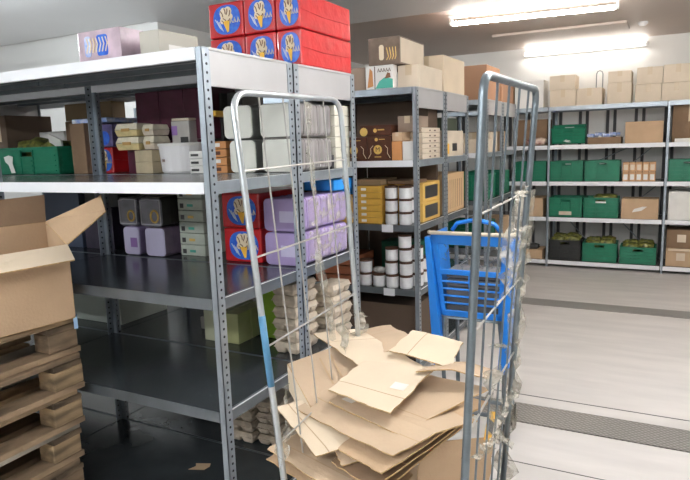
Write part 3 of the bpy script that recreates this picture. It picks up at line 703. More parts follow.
# shapes on far left shelves of B seen through left rack
carton('brown carton deep in the middle rack seen through the left rack', -2.4, -2.0, 2.2, 2.6, Z1, Z1 + .3, KRAFTD, False)
for i_, (zz, hh, nm) in enumerate(((Z1, .42, 'upper'), (Z2, .40, 'middle'), (Z3, .40, 'jar'), (Z4, .46, 'lowest'))):  # dark boxes put in to stand for the unlit shelf depths
    for q_, (xa, xb) in enumerate(((-1.24, -.66), (-.64, -.06))):
        carton('added dark brown carton filling the back of the %s shelf of the middle rack, %s' % (nm, ['left', 'right'][q_]), xa, xb, (2.5 if i_ not in (1, 2) else 2.67), 2.71 if i_ != 2 else 2.71, zz, zz + hh, mat('umber_card', (.12, .08, .055), .8), False)
carton('added large dark brown carton on the lowest shelf of the middle rack, facing the aisle', -.62, -.05, 2.16, 2.48, Z4, Z4 + .40, mat('umber_card', (.12, .08, .055)), False)  # dark cartons added in place of the shadowed, empty lowest shelf
carton('second added dark brown carton on the lowest shelf of the middle rack', -1.22, -.64, 2.16, 2.48, Z4, Z4 + .40, mat('umber_card', (.12, .08, .055)), False)
# top of B
t = carton('white and green picture box standing on top of the middle rack', -.375, -.17, 2.13, 2.2, T0, T0 + .155, WHITEC, False)
MB().poly([(-.03, -.0357, .002), (.1, -.0357, .002), (.1, -.0357, .06), (.04, -.0357, .075), (-.0, -.0357, .05)]).build('green_field', TEAL, t)
MB().poly([(-.09, -.0357, .01), (-.045, -.0357, .02), (-.05, -.0357, .12), (-.07, -.0357, .14)]).build('tan_figure', ORANGE, t)
MB().box(-.036, -.03, -.036, -.0352, 0, .15).build('divider', BROWNP, t)
q = MB(); z = .122
for s in range(5): q.tube([(-.01 + s * .02, -.036, z - .012), (-.004 + s * .02, -.036, z + .012), (.004 + s * .02, -.036, z - .01)], .0028, 4)
q.build('brush_script', BROWNP, t)
MB().poly([(.04, -.0359, .065), (.085, -.0359, .07), (.08, -.0359, .1), (.06, -.0359, .105)]).build('brown_figure', mat('brown_print', (.2, .1, .05)), t)
t = carton('dark patterned box on the white and green picture box', -.35, -.12, 2.13, 2.6, T0 + .157, T0 + .335, mat('dark_taupe', (.22, .16, .12), .7, noise=.3), False)
MB().rbox(-.035, .0, -.2362, -.2352, .03, .13, .015, 'y').build('cream_bottle', CREAM, t)
q = MB()
for s in range(4): q.tube([(.02 + s * .02, -.2355, .03), (.035 + s * .018, -.2355, .05), (.02 + s * .022, -.2355, .11)], .003, 5)
q.build('gold_swirl', GOLD, t)
MB().box(.1152, .116, -.22, .22, .01, .17).build('pale_side', KRAFTP, t)
t.location.z += 0
carton('wide brown carton on top of the middle rack by the corner post', -.165, -.01, 2.2, 2.68, T0, T0 + .15, KRAFTP, True)
carton('tall kraft carton on top of the middle rack, second row', -.3, -.02, 2.74, 3.27, T0, T0 + .27, KRAFTL, True)
carton('dull brown carton half hidden behind the red cases', -.53, -.385, 2.15, 2.5, T0, T0 + .155, mat('taupe_card', (.3, .2, .15)), False)

# ------------------------------------------------------------------ rack C items
carton('large brown carton on top of the far rack behind the cage', -.5, 0.0, 3.9, 4.4, T0, T0 + .31, mat('red_brown_card', (.40, .22, .13), .8), False)
carton('second brown carton on top of the far rack', -.5, 0.0, 4.5, 5.0, T0, T0 + .27, mat('red_brown_card', (.4, .22, .13)), False)
carton('pale stacked carton on the far rack upper shelf', -.35, -.02, 3.9, 4.15, Z1, Z1 + .13, KRAFTP, True)
carton('second pale carton on the far rack upper shelf', -.35, -.02, 4.17, 4.4, Z1, Z1 + .19, KRAFTP, True)
carton('brown carton on the far rack upper shelf, far end', -.35, -.02, 4.5, 4.8, Z1, Z1 + .2, KRAFT, False)
crate('green crate on the far rack middle shelf, nearer', -.2, 3.9, Z2, .38, .4, .24, GREEN)
crate('green crate on the far rack middle shelf, farther', -.2, 4.5, Z2, .38, .4, .24, GREEN)
t = carton('white printed carton hanging over the far rack edge beside the green crate', -.6, -.42, 3.87, 4.1, Z2, Z2 + .22, WHITEC, False)
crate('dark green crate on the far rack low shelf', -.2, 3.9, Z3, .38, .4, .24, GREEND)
carton('kraft carton on the far rack low shelf', -.38, -.02, 4.5, 4.95, Z3, Z3 + .2, KRAFT, True)

# ------------------------------------------------------------------ back wall rack (D) items
Y = 6.23
D0, D1_, D2_, D3, D4 = [z for z in ZD]
def box(label, x0, x1, z0, h, m=KRAFT, d=.35, y=Y, tape=True, **k): return carton(label, x0, x1, y, y + d, z0, z0 + h, m, tape, **k)
box('kraft carton on top of the back rack, leftmost, lower', .18, .48, D0, .20, KRAFTP)
box('kraft carton on top of the back rack, leftmost, upper', .17, .47, D0 + .202, .17, KRAFTP)
box('kraft carton on top of the back rack beside the leftmost stack', .487, .775, D0, .20, KRAFTP)
box('tall kraft carton standing in the middle on top of the back rack, lower', .83, 1.09, D0, .24, KRAFTP)
box('tall kraft carton standing in the middle on top of the back rack, upper', .835, 1.085, D0 + .242, .13, KRAFTP)
box('kraft carton right of the middle on top of the back rack, lower', 1.13, 1.40, D0, .2, KRAFTP)
box('kraft carton right of the middle on top of the back rack, upper', 1.14, 1.41, D0 + .202, .19, KRAFTP)
box('kraft carton above the second upright post, lower', 1.405, 1.70, D0, .2, KRAFTP)
box('kraft carton above the second upright post, upper', 1.415, 1.71, D0 + .202, .2, KRAFTP)
box('kraft carton at the far right end on top of the back rack', 1.74, 2.05, D0, .36, KRAFT)
box('white carton on top of the back rack left of the first post', -.25, .10, D0, .34, WHITEC, tape=False)
box('brown carton on top of the back rack further left', -.62, -.28, D0, .33, KRAFT)
# wire loop handles
t = MB().tube([(.70, 6.3, D0 + .201), (.70, 6.3, D0 + .36), (.71, 6.3, D0 + .39), (.735, 6.3, D0 + .40), (.76, 6.3, D0 + .39), (.77, 6.3, D0 + .36), (.77, 6.3, D0 + .201)], .006, 8).build('wire_hoop', GALVD)
tag(t, 'thin metal hoop standing on the kraft carton on the back rack', 'hoop')
# shelf 1
ct_ = crate('green crate on the upper back shelf tipped forward, holding pale bags', .40, Y + .03, D1_ + .015, .395, .16, .2)
ct_.rotation_euler.x = .30; ct_.location.z += .02
bag('pale bag inside the green crate on the upper back shelf', (.42, Y + .1, D1_ + .06), (.13, .07, .045), WHITEC, 11)
t = carton('shallow brown tray of blue and white packs on the upper back shelf', .63, 1.0, Y, Y + .3, D1_, D1_ + .08, KRAFTD, False)
for i in range(8):
    o = MB().rbox(-.04, .04, -.025, .025, -.02, .02, .012, 'x').build('snack_packet', BLUEP, bevel=.004)
    o.location = (.66 + (i % 4) * .083 + .03 * (i // 4), Y + .05 + .09 * (i // 4), D1_ + .105 + .012 * (i % 2)); o.rotation_euler = (.2 * (i % 3), .1, .3 * (i % 3 - 1))
    tag(o, 'blue and white packet in the brown tray on the upper back shelf', 'packet', 'blue and white packets in the brown tray')
carton('upright kraft carton on the upper back shelf by the second post', 1.04, 1.44, Y, Y + .25, D1_, D1_ + .25, KRAFT, False)
box('dark brown carton at the far left of the upper back shelf', -.25, .13, D1_, .33, KRAFTD, y=Y + .15)
bag('crumpled pale and red bag on the upper back shelf left of the post', (0.02, Y + .05, D1_ + .05), (.13, .07, .045), mat('pale_red_bag', (.7, .6, .5), .4, noise=.5, nscale=14, col2=(.25, .04, .03)), 12)
box('tall brown carton right of the second post on the upper back shelf', 1.53, 1.9, D1_, .42, KRAFTD, y=Y + .12)
t = carton('flat white paper stack right of the second post on the upper back shelf', 1.56, 1.9, Y - .0, Y + .11, D1_, D1_ + .04, WHITEC, False)
# shelf 2
crate('green crate on the second back shelf beside the first post', .39, Y, D2_)
crate('green crate on the second back shelf, middle', .80, Y, D2_)
crate('green crate on the second back shelf right of the second post', 1.72, Y, D2_, .42)
crate('green crate on the second back shelf left of the first post', -.05, Y, D2_)
for i in range(10):
    t = carton('orange and white jar pack on the second back shelf, %s row, %s from left' % (['lower', 'upper'][i // 5], ['first', 'second', 'third', 'fourth', 'fifth'][i % 5]), 1.03 + (i % 5) * .071, 1.098 + (i % 5) * .071, Y, Y + .14, D2_ + (i // 5) * .115, D2_ + .112 + (i // 5) * .115, mat('tan_pack', (.62, .36, .18), .5, noise=.2), False, name='jar_pack', cat='pack')
    MB().box(-.022, .022, -.0712, -.0702, .02, .085).build('pack_label', WHITEC if i < 5 else KRAFTP, t)
# shelf 3
c1 = crate('green crate with a tan label on the third back shelf', .39, Y, D3)
MB().box(-.075, .075, -.167, -.1655, .03, .075).build('tan_label', KRAFTP, c1)
c2 = crate('green crate with a white tag on the third back shelf', .80, Y, D3)
MB().box(-.06, .06, -.167, -.1655, .185, .205).build('white_tag', WHITEC, c2)
bag('thin leafy film over the green crate with a white tag', (.84, Y + .15, D3 + .24), (.14, .1, .05), YGREEN, 21)
t = carton('brown carton with a white sticker on the third back shelf', 1.03, 1.43, Y, Y + .3, D3, D3 + .24, KRAFT, False)
MB().poly([(-.08, -.1505, .08), (.02, -.1505, .1), (.08, -.1505, .15), (.03, -.1505, .15), (-.06, -.1505, .12)]).build('white_sticker', WHITEC, t)
box('kraft carton on the third back shelf left of the first post', -.2, .12, D3, .24, KRAFT)
box('white upright board box on the third back shelf right of the second post', 1.53, 1.76, D3, .33, WHITEC, tape=False)
# bottom shelf
crate('black crate of dark salad bags on the bottom back shelf', .39, Y, D4, .39, .33, .26, BLACKP)
crate('green crate of salad bags on the bottom back shelf, middle', .80, Y, D4, .395, .33, .24)
crate('green crate of salad bags on the bottom back shelf by the second post', 1.23, Y, D4, .40, .33, .21)
for i, (cx, z, n) in enumerate(((.39, D4 + .25, 4), (.80, D4 + .22, 4), (1.23, D4 + .2, 4))):
    for k_ in range(n):
        bag('%s yellow green salad bag in the %s bottom crate' % (['left front', 'right front', 'left rear', 'right rear'][k_], ['black', 'middle green', 'right green'][i]),
            (cx - .08 + .16 * (k_ % 2), Y + .09 + .13 * (k_ // 2), z + .02 * (k_ // 2) + .01 * (k_ % 2)), (.09, .07, .055), YGREEN, 40 + i * 5 + k_)
t = carton('open low kraft carton at the left of the bottom back shelf', -.18, .12, Y, Y + .3, D4, D4 + .12, KRAFT, False)
bag('dark twisted goods in the low kraft carton', (-.02, Y + .1, D4 + .15), (.09, .07, .04), DARK, 61)
for i, z in enumerate((0, .22)):
    t = carton('brown carton with pale square label on the bottom back shelf, %s' % ['lower', 'upper'][i], 1.53, 1.93, Y + .02, Y + .35, D4 + z, D4 + z + .215, KRAFTD if i else KRAFT, False)
    MB().box(-.09, .0, -.166, -.1652, .07, .16).build('pale_label', KRAFTP, t)
t = MB().box(-.2, .2, 0, .02, 0, .025).build('wooden_batten', KRAFTL); t.location = (1.75, Y - .008, D4 + .2 - .01)
tag(t, 'light wooden batten laid across the labelled brown cartons', 'batten')

# ------------------------------------------------------------------ pallets and open carton
def pallet(label, z, rz, dx, dy, seed):
    rnd = random.Random(seed)
    t = thing('wooden_pallet', label, 'pallet', (-.74 + dx, -.035 + dy, z), rz)
    t.scale = (1, 1, 1.085)
    W, Ln = .8, 1.2; H_ = .150
    # local: extends to -X (W) and -Y (Ln)
    for i, y in enumerate((-.145, -.62, -1.2)):
        for j, x in enumerate((-.1, -.45, -.8)):
            MB().box(x, x + .1 - rnd.uniform(0, .006), y, y + .145 - rnd.uniform(0, .01), .024, .098).build('block', WOOD if rnd.random() < .6 else WOODD, t, bevel=.004)
    for x in (-.1, -.45, -.8):
        j = rnd.uniform(-.006, .006)
        m = MB(); n = 12
        for s in range(n):
            y0, y1 = -1.2 + 1.2 * s / n, -1.2 + 1.2 * (s + 1) / n
            e0 = rnd.uniform(0, .005)
            m.box(x + j, x + .1 + j - e0, y0, y1 + .0005, .0, .022)
        m.build('bottom_board', WOODD, t)
    for y in (-.145, -.62, -1.2): MB().box(-.8, 0, y, y + .14, .099, .121).build('cross_board', WOODD, t, bevel=.003)
    xs = [-.135, -.30, -.46, -.63, -.8]
    for i, x in enumerate(xs):
        w = .13 if i % 2 == 0 else .11
        MB().box(x, x + w, -1.2 + rnd.uniform(0, .015), -rnd.uniform(0, .02), .122, .144).build('deck_board', (WOOD, WOODG, WOODD)[rnd.randrange(3)], t, bevel=.004)
    return t
pn = ['lowest wooden pallet of the stack at the left edge', 'second wooden pallet from the floor in the left stack', 'third wooden pallet from the floor in the left stack', 'fourth wooden pallet from the floor in the left stack', 'fifth wooden pallet in the left stack, just under the topmost', 'topmost wooden pallet of the stack, carrying the open carton']
for i in range(6):
    pallet(pn[i], i * .1572, random.uniform(-.025, .025) + .0, random.uniform(-.012, .012) - .01 * (i == 5), random.uniform(-.012, 0) - .013 * (5 - i), i)

def quad_panel(pts, name, m, parent, th=.006):
    return MB().poly(pts).build(name, [m, FLUTE], parent, solid=th)
ZB = .947
OB = Vector((-.71, -.085, ZB))
bx = thing('open_cardboard_box', 'large open brown cardboard box with raised flaps on the pallet stack', 'box', OB, 0)
V = lambda x, y, z: Vector((x, y, z)) - OB
u = Vector((-.085, -.62, 0)); w_ = Vector((-.22, .07, 0))
c00 = Vector((0, 0, .004)); c10 = c00 + u; c11 = c10 + w_; c01 = c00 + w_
hN, hR = Vector((0, 0, .312)), Vector((0, 0, .392))
quad_panel([c00, c10, c10 + hN, c00 + hN], 'front_wall', KRAFT, bx)
quad_panel([c10, c11, c11 + hR, c10 + hN], 'end_wall', KRAFT, bx)
quad_panel([c11, c01, c01 + hR, c11 + hR], 'rear_wall', KRAFT, bx)
quad_panel([c01, c00, c00 + hN, c01 + hR], 'end_wall', KRAFT, bx)
quad_panel([c00, c01, c11, c10], 'box_floor', KRAFT, bx)
quad_panel([c00 + hN, c10 + hN, c10 + hN + Vector((.10, -.02, -.05)), c00 + hN + Vector((.075, -.03, -.055))], 'front_flap', KRAFTL, bx)  # paler card paints the light falling on this flap from above
quad_panel([c01 + hR, c11 + hR, c11 + hR + Vector((-.05, 0, .10)), c01 + hR + Vector((-.04, .035, .115))], 'rear_flap', KRAFTD, bx)  # darker card paints the shade on this flap
e1, e2 = c00 + hN, c01 + hR
quad_panel([e1, e2, V(-.78, .14, 1.43), V(-.70, .10, 1.455), V(-.655, .08, 1.385)], 'side_flap', KRAFT, bx)

t = MB().box(-.008, .008, -.03, .012, -.0015, .0015).box(-.008, .008, -.032, -.029, -.05, .0015).build('plastic_strap', mat('strap_blue', (.35, .55, .8), .4)); t.location = (-.748, -.055, .9465); t.rotation_euler = (0, 0, .9)
tag(t, 'short pale blue plastic strap end poking out under the open cardboard box', 'strap')
# ------------------------------------------------------------------ roll cage
cg = thing('roll_cage', 'grey steel roll cage trolley full of flattened cardboard', 'trolley', (.66, .2, 0), 0)
cg.location = (0, 0, 0)
def arc_frame(b0, t0, t1, b1, r=.014, rc=.09):
    b0, t0, t1, b1 = map(Vector, (b0, t0, t1, b1))
    pts = [b0]
    d0 = (t0 - b0).normalized(); d1 = (t1 - t0).normalized(); d2 = (b1 - t1).normalized()
    n = 7
    pts += [b0 + (t0 - d0 * rc - b0) * f for f in (.33, .66)]
    for i in range(n + 1):
        s = i / n; A = t0 - d0 * rc; B = t0 + d1 * rc
        pts.append((1 - s) ** 2 * A + 2 * s * (1 - s) * t0 + s * s * B)
    for i in range(n + 1):
        s = i / n; A = t1 - d1 * rc; B = t1 + d2 * rc
        pts.append((1 - s) ** 2 * A + 2 * s * (1 - s) * t1 + s * s * B)
    pts += [t1 + (b1 - t1) * f for f in (.5, 1)]
    return pts
LN0, LN1 = Vector((.415, -.17, .15)), Vector((.254, -.17, 1.815))
LF0, LF1 = Vector((.335, .57, .15)), Vector((.249, .57, 1.825))
RN0, RN1 = Vector((.98, -.17, .15)), Vector((1.06, -.17, 1.805))
RF0, RF1 = Vector((.94, .57, .15)), Vector((1.055, .57, 1.812))
RN0.x = .985
lerp = lambda a, b, t: a + (b - a) * t
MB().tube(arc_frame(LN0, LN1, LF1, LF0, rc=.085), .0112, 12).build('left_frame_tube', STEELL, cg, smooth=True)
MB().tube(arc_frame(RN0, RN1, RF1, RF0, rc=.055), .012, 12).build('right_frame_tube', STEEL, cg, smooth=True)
# paint remains on the near left leg
MB().tube([lerp(LN0, LN1, .42), lerp(LN0, LN1, .565)], .0118, 12).build('blue_paint_band', BLUEPT, cg, smooth=True)
for q in (.04, .3, .5, .68, .85):
    MB().tube([lerp(LN0, LN1, q), lerp(LF0, LF1, q)], .0035, 6).build('cross_wire', WIRE, cg)
for k_ in range(1, 5):
    s = k_ / 5; MB().tube([lerp(LN0, LF0, s), lerp(LN1, LF1, s) - Vector((0, 0, .006))], .003, 6).build('upright_wire', WIRE, cg)
for q in (.04, .40, .58, .78):
    MB().tube([lerp(RN0, RN1, q), lerp(RF0, RF1, q)], .0035, 6).build('cross_wire', WIRE, cg)
for k_ in range(1, 5):
    s = k_ / 5; MB().tube([lerp(RN0, RF0, s), lerp(RN1, RF1, s) - Vector((0, 0, .006))], .0038, 8).build('upright_wire', STEEL, cg)
# base
b = MB(); b.box(.40, .99, -.18, .58, .13, .15).box(.39, 1.0, -.195, -.17, .11, .16).box(.39, 1.0, .575, .6, .11, .16)
b.build('base_platform', STEEL, cg, bevel=.004)
for x, y in ((.45, -.1), (.94, -.1), (.45, .5), (.94, .5)):
    fk = MB().box(x - .024, x - .018, y - .03, y + .03, .04, .13).box(x + .018, x + .024, y - .03, y + .03, .04, .13).box(x - .024, x + .024, y - .03, y + .03, .112, .13).build('caster_fork', GALV, cg)
    MB().tube([(x - .016, y, .052), (x + .016, y, .052)], .05, 18).build('caster_wheel', RUBBER, fk)
MB().rbox(.985, 1.012, -.10, -.02, .17, .27, .006, 'y').build('red_corner_cap', REDPL, cg)

# ------------------------------------------------------------------ flattened cardboard pile
def sheet(label, pts, m, sag=.012, seed=0, crease=None, th=.005, n=10, notch=True, tape=None):
    rnd = random.Random(seed); A, B, Cc, Dq = [Vector(p) for p in pts]
    o = (A + B + Cc + Dq) / 4
    nrm = (B - A).cross(Dq - A).normalized()
    if nrm.z < 0: nrm = -nrm
    vs = []; fs = []
    p1, p2 = rnd.uniform(0, 6), rnd.uniform(0, 6)
    for i in range(n + 1):
        for j in range(n + 1):
            s, t = i / n, j / n
            P = (1 - s) * (1 - t) * A + s * (1 - t) * B + s * t * Cc + (1 - s) * t * Dq
            k = sag * (math.sin(PI * s + p1) * .6 + math.sin(4.5 * t + p2) * .5)
            if crease: k += crease * (1 - abs(2 * t - 1))
            e = 0
            if i in (0, n) or j in (0, n): e = rnd.uniform(-.004, .004)
            vs.append(P + nrm * k + Vector((e, e * .7, 0)) - o)
    # slots of the folded flaps, cut in from two opposite edges
    cut = set()
    if notch:
        for jj in (3, 7):
            pass
    for i in range(n):
        for j in range(n):
            if (i, j) in cut: continue
            fs.append((i * (n + 1) + j, (i + 1) * (n + 1) + j, (i + 1) * (n + 1) + j + 1, i * (n + 1) + j + 1))
    t_ = thing('flattened_cardboard', label, 'cardboard', o, 0)
    mb = MB().add(vs, fs); mb.build('card_panel', [m, FLUTE], t_, solid=th)
    if notch:   # score line across the panel
        q = MB()
        jj = int(n * .3); col = [vs[i * (n + 1) + jj] + nrm * (th / 2 + .0008) for i in range(n + 1)]
        d = (vs[n + 1 + jj + 1] - vs[n + 1 + jj]).normalized() * .0022
        for i in range(n): q.poly([col[i] - d, col[i + 1] - d, col[i + 1] + d, col[i] + d])
        q.build('score_line', mat('score_line', (.52, .37, .23), .9), t_)
    if tape:
        q = MB(); jj = n // 2
        col = [vs[i * (n + 1) + jj] + nrm * (th / 2 + .0012) for i in range(tape[0], tape[1])]
        d = (vs[n + 1 + jj + 1] - vs[n + 1 + jj]).normalized() * .022
        for i in range(len(col) - 1): q.poly([col[i] - d, col[i + 1] - d, col[i + 1] + d, col[i] + d])
        q.build('torn_tape', TAPEW, t_)
    return t_
# top of heap
sheet('big pale flattened sheet on the back left of the heap', [(.11, .50, .80), (.26, .66, .80), (.70, .36, .775), (.44, .33, .745)], KRAFTL, .006, 1, None)
sheet('pale flattened sheet at the back right top of the heap', [(.52, .42, .805), (.56, .585, .845), (.785, .55, .83), (.80, .345, .80)], KRAFTL, .004, 2)
sheet('pale square sheet in the middle of the heap with a torn lower edge', [(.40, .12, .73), (.675, .055, .72), (.735, .36, .785), (.43, .355, .765)], KRAFTL, .004, 3, tape=(7, 10))
sheet('folded mid brown strip lying across the right of the heap', [(.68, .30, .772), (.735, .40, .79), (.97, .40, .80), (.95, .33, .785)], KRAFTM, .01, 4, .02)
sheet('large creased sheet in front centre of the heap', [(.27, .08, .66), (.735, -.065, .635), (.95, .19, .68), (.42, .33, .70)], KRAFTM, .01, 5, .015, tape=(2, 4))
sheet('pale sheet sticking out left under the creased one', [(.20, .06, .655), (.46, -.085, .58), (.58, .02, .60), (.31, .16, .67)], KRAFTL, .005, 6)
sheet('brown sheet poking from the lower left of the heap', [(.235, -.06, .535), (.60, -.13, .49), (.72, .12, .52), (.31, .10, .57)], KRAFTM, .012, 7)
sheet('second brown sheet just below at the lower left', [(.24, -.07, .51), (.58, -.15, .46), (.68, .12, .48), (.31, .10, .54)], KRAFT, .008, 8)
sheet('small torn square between the left sheets', [(.46, .0, .595), (.56, -.08, .565), (.63, .0, .58), (.52, .06, .61)], KRAFTM, .004, 9, notch=False)
sheet('deep brown sheet sloping up to the right under the creased one', [(.52, -.04, .60), (.72, -.11, .59), (.93, .24, .70), (.6, .3, .68)], KRAFT, .008, 10)
sheet('lower brown sheet sloping up to the right', [(.5, -.06, .555), (.70, -.13, .555), (.92, .25, .675), (.6, .3, .62)], KRAFTD, .008, 11)
sheet('thin sheet edge showing low on the right side', [(.55, -.02, .50), (.68, -.12, .50), (.90, .28, .635), (.62, .3, .58)], KRAFT, .008, 12)
sheet('dark brown sheet curling down at the lower centre', [(.58, -.1, .50), (.66, -.15, .30), (.74, -.12, .30), (.74, -.04, .53)], KRAFTD, .02, 13, .02)
sheet('wide brown sheet low in the front of the cage', [(.38, -.13, .40), (.64, -.15, .37), (.70, .2, .42), (.40, .3, .46)], KRAFT, .006, 14)
sheet('another wide sheet near the cage base', [(.42, -.14, .30), (.72, -.15, .28), (.72, .45, .3), (.42, .45, .33)], KRAFTM, .006, 15)
sheet('bottom sheet lying flat on the cage base', [(.42, -.15, .19), (.95, -.16, .18), (.95, .5, .18), (.42, .5, .19)], KRAFT, .004, 16)
sheet('thick wad of sheets under the heap, first', [(.38, -.02, .46), (.68, -.1, .45), (.74, .45, .5), (.40, .5, .52)], KRAFTM, .008, 17)
sheet('thick wad of sheets under the heap, second', [(.36, .05, .58), (.68, .0, .56), (.92, .45, .64), (.38, .5, .66)], KRAFT, .008, 18)
sheet('brown sheet inside the heap below the pale square', [(.40, .12, .69), (.72, .03, .66), (.95, .35, .735), (.45, .48, .72)], KRAFTM, .006, 19)
sheet('back layer sheet with a torn corner behind the heap', [(.22, .68, .775), (.38, .75, .80), (.6, .56, .80), (.46, .42, .775)], KRAFTM, .012, 20)
sheet('upright brown box side standing at the front right of the cage', [(.77, -.05, .17), (.955, .26, .17), (.975, .29, .585), (.765, .12, .60)], KRAFT, .006, 21, notch=True)
# crushed box with open end at the left
t = thing('crushed_box', 'crushed box end opening to the left of the heap', 'box', (.2, .3, .66))
A_, B_, C_, D_ = Vector((.13, .30, .735)), Vector((.25, .48, .80)), Vector((.46, .30, .745)), Vector((.33, .12, .69))
o_ = Vector((.2, .3, .66))
def pl(pts, m, nm): MB().poly([Vector(p) - o_ for p in pts]).build(nm, [m, FLUTE], t, solid=.005)
pl([(.12, .27, .74), (.29, .52, .785), (.45, .36, .70), (.33, .10, .66)], KRAFTM, 'box_side')
pl([(.12, .27, .74), (.33, .10, .66), (.31, .08, .62), (.17, .2, .66)], KRAFTL, 'box_flap')
q = MB()
for s in (.45, .62):
    a0 = Vector((.12, .27, .744)).lerp(Vector((.29, .52, .789)), s); a1 = Vector((.33, .10, .664)).lerp(Vector((.45, .36, .704)), s)
    d = Vector((.003, .003, 0)); a2 = a0.lerp(a1, .15); a3 = a0.lerp(a1, .8)
    q.poly([a2 - d - o_, a3 - d - o_, a3 + d - o_, a2 + d - o_])
q.build('score_line', mat('score_line', (.52, .37, .23)), t)
# small striped tape piece
t = MB().box(-.03, .03, 0, .002, -.05, .05).build('hazard_label', YEL); t.location = (.972, .26, .64); t.rotation_euler = (0, .4, PI / 2 - .2)
tag(t, 'yellow and black torn packaging piece caught in the right cage wires', 'label')
MB().poly([(-.03, -.001, -.01), (.03, -.001, -.03), (.03, -.001, .01), (-.03, -.001, .03)]).build('black_stripe', BLACKM, t)

# film wisps on the cage
def wisp(label, pts, w=.02, seed=0):
    rnd = random.Random(seed); vs = []; fs = []; pts = [Vector(p) for p in pts]
    dense = []
    for i in range(len(pts) - 1):
        for k_ in range(6): dense.append(pts[i].lerp(pts[i + 1], k_ / 6))
    dense.append(pts[-1])
    o = dense[0]
    ang = rnd.uniform(0, 3)
    for i, p in enumerate(dense):
        ang += rnd.uniform(-.5, .5); ww = w * rnd.uniform(.35, 1.2)
        d = Vector((math.cos(ang) * ww, math.sin(ang) * ww, rnd.uniform(-.3, .3) * ww)); j = Vector((rnd.uniform(-.008, .008), rnd.uniform(-.008, .008), 0))
        vs += [p + d + j - o, p + j - o + Vector((0, 0, rnd.uniform(-.01, .01))), p - d + j - o]
    for i in range(len(dense) - 1):
        for k_ in range(2): fs.append((i * 3 + k_, i * 3 + k_ + 1, i * 3 + k_ + 4, i * 3 + k_ + 3))
    ob = MB().add(vs, fs).build('film_strand', FILM, solid=.0006); ob.location = o
    return tag(ob, label, 'film')
wisp('torn clear film hanging down the middle wires of the left cage frame', [lerp(LN1, LF1, .62) + Vector((.01, 0, -.02)), lerp(LN1, LF1, .6) + Vector((.012, 0, -.25)), lerp(lerp(LN0, LF0, .6), lerp(LN1, LF1, .6), .6), lerp(lerp(LN0, LF0, .68), lerp(LN1, LF1, .68), .42)], .016, 1)
wisp('film strip twisted round the far leg of the left cage frame', [lerp(LF0, LF1, .9), lerp(LF0, LF1, .75), lerp(LF0, LF1, .66)], .016, 2)
wisp('knotted film low on the far leg of the left cage frame', [lerp(LF0, LF1, .46), lerp(LF0, LF1, .42) + Vector((.01, .02, 0)), lerp(LF0, LF1, .38)], .035, 3)
wisp('film bunched between the left frame wires above the heap', [lerp(LN0, LF0, .75) + Vector((-.03, 0, .75)), lerp(LN0, LF0, .8) + Vector((-.04, 0, .60)), lerp(LN0, LF0, .85) + Vector((-.02, 0, .50))], .03, 4)
wisp('clear film draped on the rack edge beside the near left leg', [Vector((.15, .25, .70)), Vector((.18, .15, .64)), Vector((.27, .02, .60)), Vector((.33, -.08, .55))], .02, 5)
wisp('long torn film hanging from the far leg of the right cage frame', [lerp(RF0, RF1, .78), lerp(RF0, RF1, .62) + Vector((-.03, 0, 0)), lerp(RF0, RF1, .5), lerp(RF0, RF1, .36), lerp(RF0, RF1, .2), lerp(RF0, RF1, .05)], .055, 6)
wisp('white knotted film on the upper crossbar of the right cage frame', [lerp(RN0, RN1, .78) + Vector((0, .5, 0)), lerp(RN0, RN1, .79) + Vector((0, .56, 0)), lerp(RF0, RF1, .78) + Vector((0, -.06, 0)), lerp(RF0, RF1, .8)], .02, 7)
wisp('film pulled tight across the lower right cage frame', [lerp(RN0, RN1, .36), lerp(RN0, RN1, .30) + Vector((0, .2, 0)), lerp(RN0, RN1, .30) + Vector((0, .45, 0)), lerp(RF0, RF1, .30)], .02, 8)
wisp('film wrapped round the foot of the near right cage leg', [lerp(RN0, RN1, .28), lerp(RN0, RN1, .2), lerp(RN0, RN1, .1)], .028, 9)
wisp('wide beige film sheet sagging over the low right side of the cage', [lerp(RN0, RN1, .33) + Vector((.0, .12, 0)), lerp(RN0, RN1, .30) + Vector((0, .3, 0)), lerp(RN0, RN1, .26) + Vector((0, .48, 0)), lerp(RF0, RF1, .18)], .05, 12)
wisp('crumpled film pushed between the right cage wires and the cardboard', [lerp(RN0, RN1, .46) + Vector((.0, .3, 0)), lerp(RN0, RN1, .38) + Vector((-.02, .34, 0)), lerp(RN0, RN1, .28) + Vector((0, .38, 0))], .035, 13)
wisp('small film tuft on the right cage wire in front of the blue trolley', [lerp(RN0, RN1, .5) + Vector((0, .33, 0)), lerp(RN0, RN1, .485) + Vector((0, .38, 0))], .03, 14)
wisp('film draped over the top corner of the blue trolley side of the cage', [lerp(RF0, RF1, .70) + Vector((0, -.02, 0)), lerp(RF0, RF1, .62) + Vector((0, -.08, 0)), lerp(RF0, RF1, .56) + Vector((0, -.04, 0))], .04, 15)
wisp('thin film strand crossing in front of the blue trolley', [lerp(RF0, RF1, .62), lerp(RF0, RF1, .585) + Vector((0, -.2, 0)), lerp(RF0, RF1, .57) + Vector((0, -.45, 0))], .01, 10)
wisp('film trailing down the near left cage leg', [lerp(LN0, LN1, .3), lerp(LN0, LN1, .2), lerp(LN0, LN1, .1)], .02, 11)

